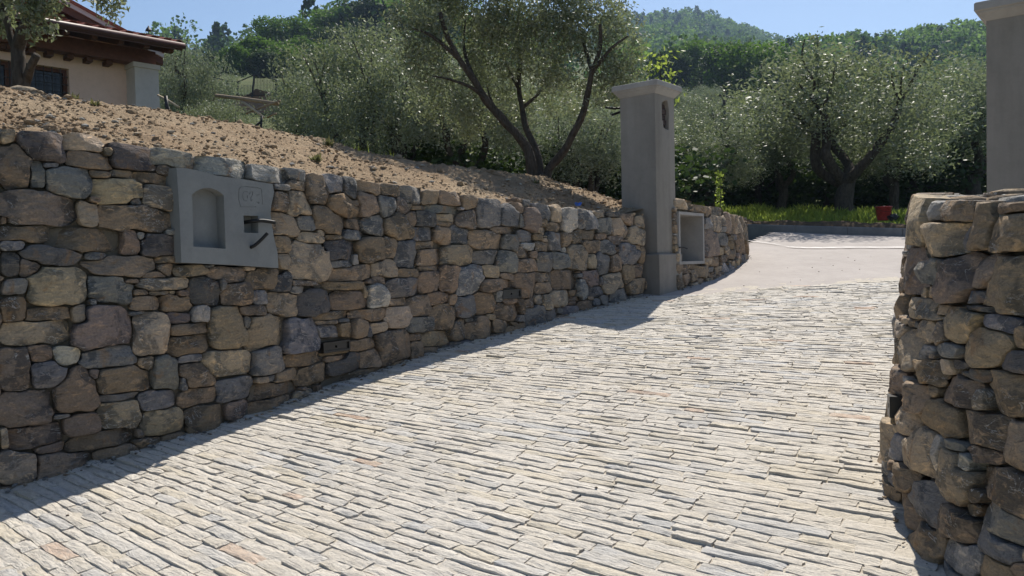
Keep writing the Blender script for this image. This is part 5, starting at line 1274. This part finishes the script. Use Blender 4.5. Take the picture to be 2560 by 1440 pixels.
# ------------------------------------------------------------------ house
def build_house():
    a = R_(44); eh = np.array([math.sin(a), math.cos(a), 0]); en = np.array([-math.cos(a), math.sin(a), 0]); O = np.array([*at(345, 400, 17)[:2], 0.]); E0 = np.array([0, 0, EYE])
    GZ = 3.3
    def HP(px, py, yl):
        d = ray(px, py); q = O+en*yl; k = ((q-E0)@en)/(d@en); p = E0+d*k-O; return float(p@eh), float(p[2])
    def w(x, y, z): return O+eh*x+en*y+np.array([0, 0, z])
    H = empty('house', (*w(-3, 2, 0)[:2], GZ), 'pink plastered house with a porch, dark red wooden eaves and a tiled roof', 'house')
    def box(name, x0, x1, y0, y1, z0, z1, m, par=None):
        v, f = boxvf(w(x0, y0, z0), eh*(x1-x0), en*(y1-y0), (0, 0, z1-z0)); o = geo(name, v, f, m, par or H); fixn(o); return o
    zc = HP(372, 160, 0)[1]                  # top of the corner pillar
    box('porch_pillar', 0, .5, 0, .5, GZ-.3, zc-.1, M['plaster2']); box('pillar_cap', -.03, .53, -.03, .53, zc-.1, zc, M['plaster2'])
    # wall with a window opening
    WY = .46; xa, za = HP(0, 148, WY); xb, zb = HP(172, 172, WY); zt = (za+zb)/2; xl = xa-.9; zs = zt-1.45
    box('wall', -7., xl, WY, WY+.35, GZ-.3, zc+.3, M['plaster']); box('wall', xb, -.002, WY, WY+.35, GZ-.3, zc+.3, M['plaster'])
    box('wall', xl+.001, xb-.001, WY+.001, WY+.349, GZ-.3, zs, M['plaster']); box('wall', xl+.001, xb-.001, WY+.001, WY+.349, zt, zc+.29, M['plaster'])
    win = box('window', xl, xb, WY+.2, WY+.25, zs, zt, M['glass'])
    bx = (xb-xl); fr = M['wood']
    for x0, x1 in ((xl, xl+.07), (xb-.07, xb), (xl+bx*.5-.05, xl+bx*.5+.05)):
        o = box('window_frame', x0, x1, WY+.14, WY+.2, zs, zt, fr, None); 
    for z0, z1 in ((zt-.07, zt), (zs, zs+.07)): box('window_frame', xl+.07, xb-.07, WY+.141, WY+.199, z0, z1, fr)
    n = int(bx/.15)
    for i in range(1, n): box('window_bar', xl+i*bx/n-.008, xl+i*bx/n+.008, WY+.03, WY+.046, zs, zt, M['iron'])
    for i in range(1, 9): box('window_bar', xl, xb, WY+.046, WY+.060, zs+i*1.45/9-.008, zs+i*1.45/9+.008, M['iron'])
    # porch beam, joist ends, rafters, boards, gutter, tiles
    EY = -.75; xe, ze = HP(458, 108, EY); x2, z2 = HP(140, 47, EY); ze = (ze+z2)/2; xr = xe
    box('porch_beam', -7, xr-.25, .06, .36, zc, zc+.30, M['wood'])
    for px in (0, 20, 75, 120, 170, 218, 267, 314):
        x, z = HP(px+7, 150, .2)
        if x > -.15: continue
        box('joist_end', x-.06, x+.06, .2, WY-.001, zc-.09, zc-.002, M['wood2'])
    rise = math.tan(R_(16)); thk = .10
    zb0 = ze-.16                              # underside of boards at the eave
    def slab(name, x0, x1, y0, y1, z0, t, m, drop=0):
        v = []
        for x in (x0, x1):
            for y in (y0, y1):
                zz = z0+(y-EY)*rise; v += [w(x, y, zz), w(x, y, zz+t)]
        f = [(0, 1, 3, 2), (4, 6, 7, 5), (0, 4, 5, 1), (2, 3, 7, 6), (0, 2, 6, 4), (1, 5, 7, 3)]; o = geo(name, v, f, m, H); fixn(o); return o
    slab('roof_boards', -7, xr-.06, EY+.03, 3.6, zb0, .035, M['pian'])
    x = xr-.16; k = 0
    while x > -6.9:
        v = []; z0 = zb0-.125
        for xx in (x-.10, x):
            for y, dz in ((EY+.10, .05), (EY+.22, 0), (1.4, 0)):
                zz = z0+(y-EY)*rise; v += [w(xx, y, zz+dz), w(xx, y, z0+(y-EY)*rise+.122)]
        f = [(0, 2, 3, 1), (2, 4, 5, 3), (6, 7, 9, 8), (8, 9, 11, 10), (0, 1, 7, 6), (4, 10, 11, 5), (0, 6, 8, 2), (2, 8, 10, 4), (1, 3, 9, 7), (3, 5, 11, 9)]
        o = geo('rafter', v, f, M['wood2'], H); fixn(o); x -= .5; k += 1
    box('eave_board', -7, xr-.02, EY-.01, EY+.03, ze-.17, ze-.02, M['gutter'])
    g = MB(); g.tube([w(-7, EY-.05, ze-.085), w(xr, EY-.05, ze-.085)], .062, 10); g.build('gutter', M['gutter'], H, True)
    slab('verge_board', xr-.06, xr-.02, EY+.03, 3.6, zb0-.02, .20, M['gutter'])
    slab('roof_deck', -7, xr-.07, EY, 3.6, zb0+.036, .05, M['tile'])
    x = xr-.09
    while x > -6.9:                            # curved cover tiles, one row down the slope each
        rowsn = 9
        for r in range(rowsn):
            y0 = EY-.03+r*.42; y1 = y0+.46; V = []; F = []; m = 7
            for y, rad, lift in ((y0, .092, .045), (y1, .08, .02)):
                for k in range(m):
                    t = math.pi*k/(m-1); zz = zb0+.09+(y-EY)*rise+lift; V.append(w(x+math.cos(t)*rad, y, zz+math.sin(t)*rad*.8))
                for k in range(m):
                    t = math.pi*k/(m-1); zz = zb0+.09+(y-EY)*rise+lift; V.append(w(x+math.cos(t)*(rad-.014), y, zz+math.sin(t)*(rad-.014)*.8))
            for k in range(m-1): F += [(k, k+1, 2*m+k+1, 2*m+k), (m+k+1, m+k, 3*m+k, 3*m+k+1), (k+1, k, m+k, m+k+1)]
            geo('cover_tile', V, F, M['tile'], H, False)
        x -= .255
    # main roof gable behind the porch
    GY = 2.4; VY = 1.5
    p = [HP(x_, y_, VY) for x_, y_ in ((178, 0), (319, 77))]; s = (p[1][1]-p[0][1])/(p[1][0]-p[0][0]); top = lambda x_: p[0][1]+s*(x_-p[0][0])
    q = [HP(x_, y_, VY) for x_, y_ in ((140, 0), (256, 65))]
    xA, xB = -6.5, p[1][0]+.8
    def band(name, y0, y1, up, lo, m):
        v = [w(xA, y0, top(xA)+up), w(xB, y0, top(xB)+up), w(xB, y0, top(xB)+lo), w(xA, y0, top(xA)+lo), w(xA, y1, top(xA)+up), w(xB, y1, top(xB)+up), w(xB, y1, top(xB)+lo), w(xA, y1, top(xA)+lo)]
        f = [(0, 1, 2, 3), (7, 6, 5, 4), (0, 4, 5, 1), (2, 6, 7, 3), (0, 3, 7, 4), (1, 5, 6, 2)]; o = geo(name, v, f, m, H); fixn(o)
    band('verge_tiles', VY-.03, 6, .0, -.07, M['tile']); gap = abs(q[0][1]-top(q[0][0])); band('verge_plaster', VY, VY+.3, -.071, -gap*.95, M['plaster2']); band('verge_beam', VY+.05, VY+.35, -gap*.951, -gap*.951-.16, M['wood'])
    band('gable_soffit', VY+.3, GY, -.3, -.36, M['pian'])
    v = [w(-6.5, GY, zc+.4), w(xB, GY, zc+.4), w(xB, GY, top(xB)-.37), w(-6.5, GY, top(-6.5)-.37)]; v += [np.array(t)+en*.3 for t in v]
    f = [(0, 1, 2, 3), (7, 6, 5, 4), (0, 4, 5, 1), (2, 6, 7, 3), (0, 3, 7, 4), (1, 5, 6, 2)]; o = geo('gable_wall', v, f, M['plaster'], H); fixn(o)
    box('rear_wall', -7, xr-.5, 3.3, 3.6, GZ-.3, zc+1.0, M['plaster'])
    # lantern on its post beyond the roof
    Y = 23.; b = at(372, 92, Y); zt = at(372, 64, Y)[2]; gz = float(terrain(b[0], Y)); L = empty('garden_lamp', (b[0], Y, gz), 'small black lantern on a post, showing above the end of the porch roof', 'lamp')
    v, f = tubevf([(b[0], Y, gz), (b[0], Y, b[2])], .03, 8); geo('post', v, f, M['iron'], L, True)
    def ring(prof, n=6):
        V = [(b[0]+r*math.cos(6.283*k/n), Y+r*math.sin(6.283*k/n), z) for r, z in prof for k in range(n)]; m = len(prof)
        return V, [(i*n+k, i*n+(k+1) % n, (i+1)*n+(k+1) % n, (i+1)*n+k) for i in range(m-1) for k in range(n)]+[tuple(range(n))[::-1], tuple(range((m-1)*n, m*n))]
    Hh = zt-b[2]; V, F = ring([(.05, b[2]), (.06, b[2]+.02)]); geo('base', V, F, M['iron'], L)
    V, F = ring([(.095, b[2]+Hh*.52), (.09, b[2]+Hh*.6), (.05, b[2]+Hh*.8), (.02, b[2]+Hh*.86), (.025, b[2]+Hh*.92), (.004, zt)]); geo('lamp_roof', V, F, M['iron'], L)
    for k in range(4):
        c, s_ = math.cos(k*1.571+.5), math.sin(k*1.571+.5); v, f = tubevf([(b[0]+.045*c, Y+.045*s_, b[2]+.02), (b[0]+.08*c, Y+.08*s_, b[2]+Hh*.53)], .007, 4); geo('lamp_bar', v, f, M['iron'], L)
build_house()

# ------------------------------------------------------------------ haze
def haze():
    x0, x1, y0, y1, z0, z1 = -1600, 1900, -70, 1520, -14, 216
    v, f = boxvf((x0, y0, z0), (x1-x0, 0, 0), (0, y1-y0, 0), (0, 0, z1-z0)); o = meshobj('haze', v, f); o['kind'] = 'stuff'
    m = bpy.data.materials.new('air'); m.use_nodes = True; n = m.node_tree.nodes; n.clear(); out = n.new('ShaderNodeOutputMaterial'); p = n.new('ShaderNodeVolumePrincipled')
    p.inputs['Color'].default_value = (.5, .7, 1, 1); p.inputs['Density'].default_value = HAZE; p.inputs['Anisotropy'].default_value = .3
    m.node_tree.links.new(p.outputs[0], out.inputs['Volume']); o.data.materials.append(m)
HAZE = .00028
haze()
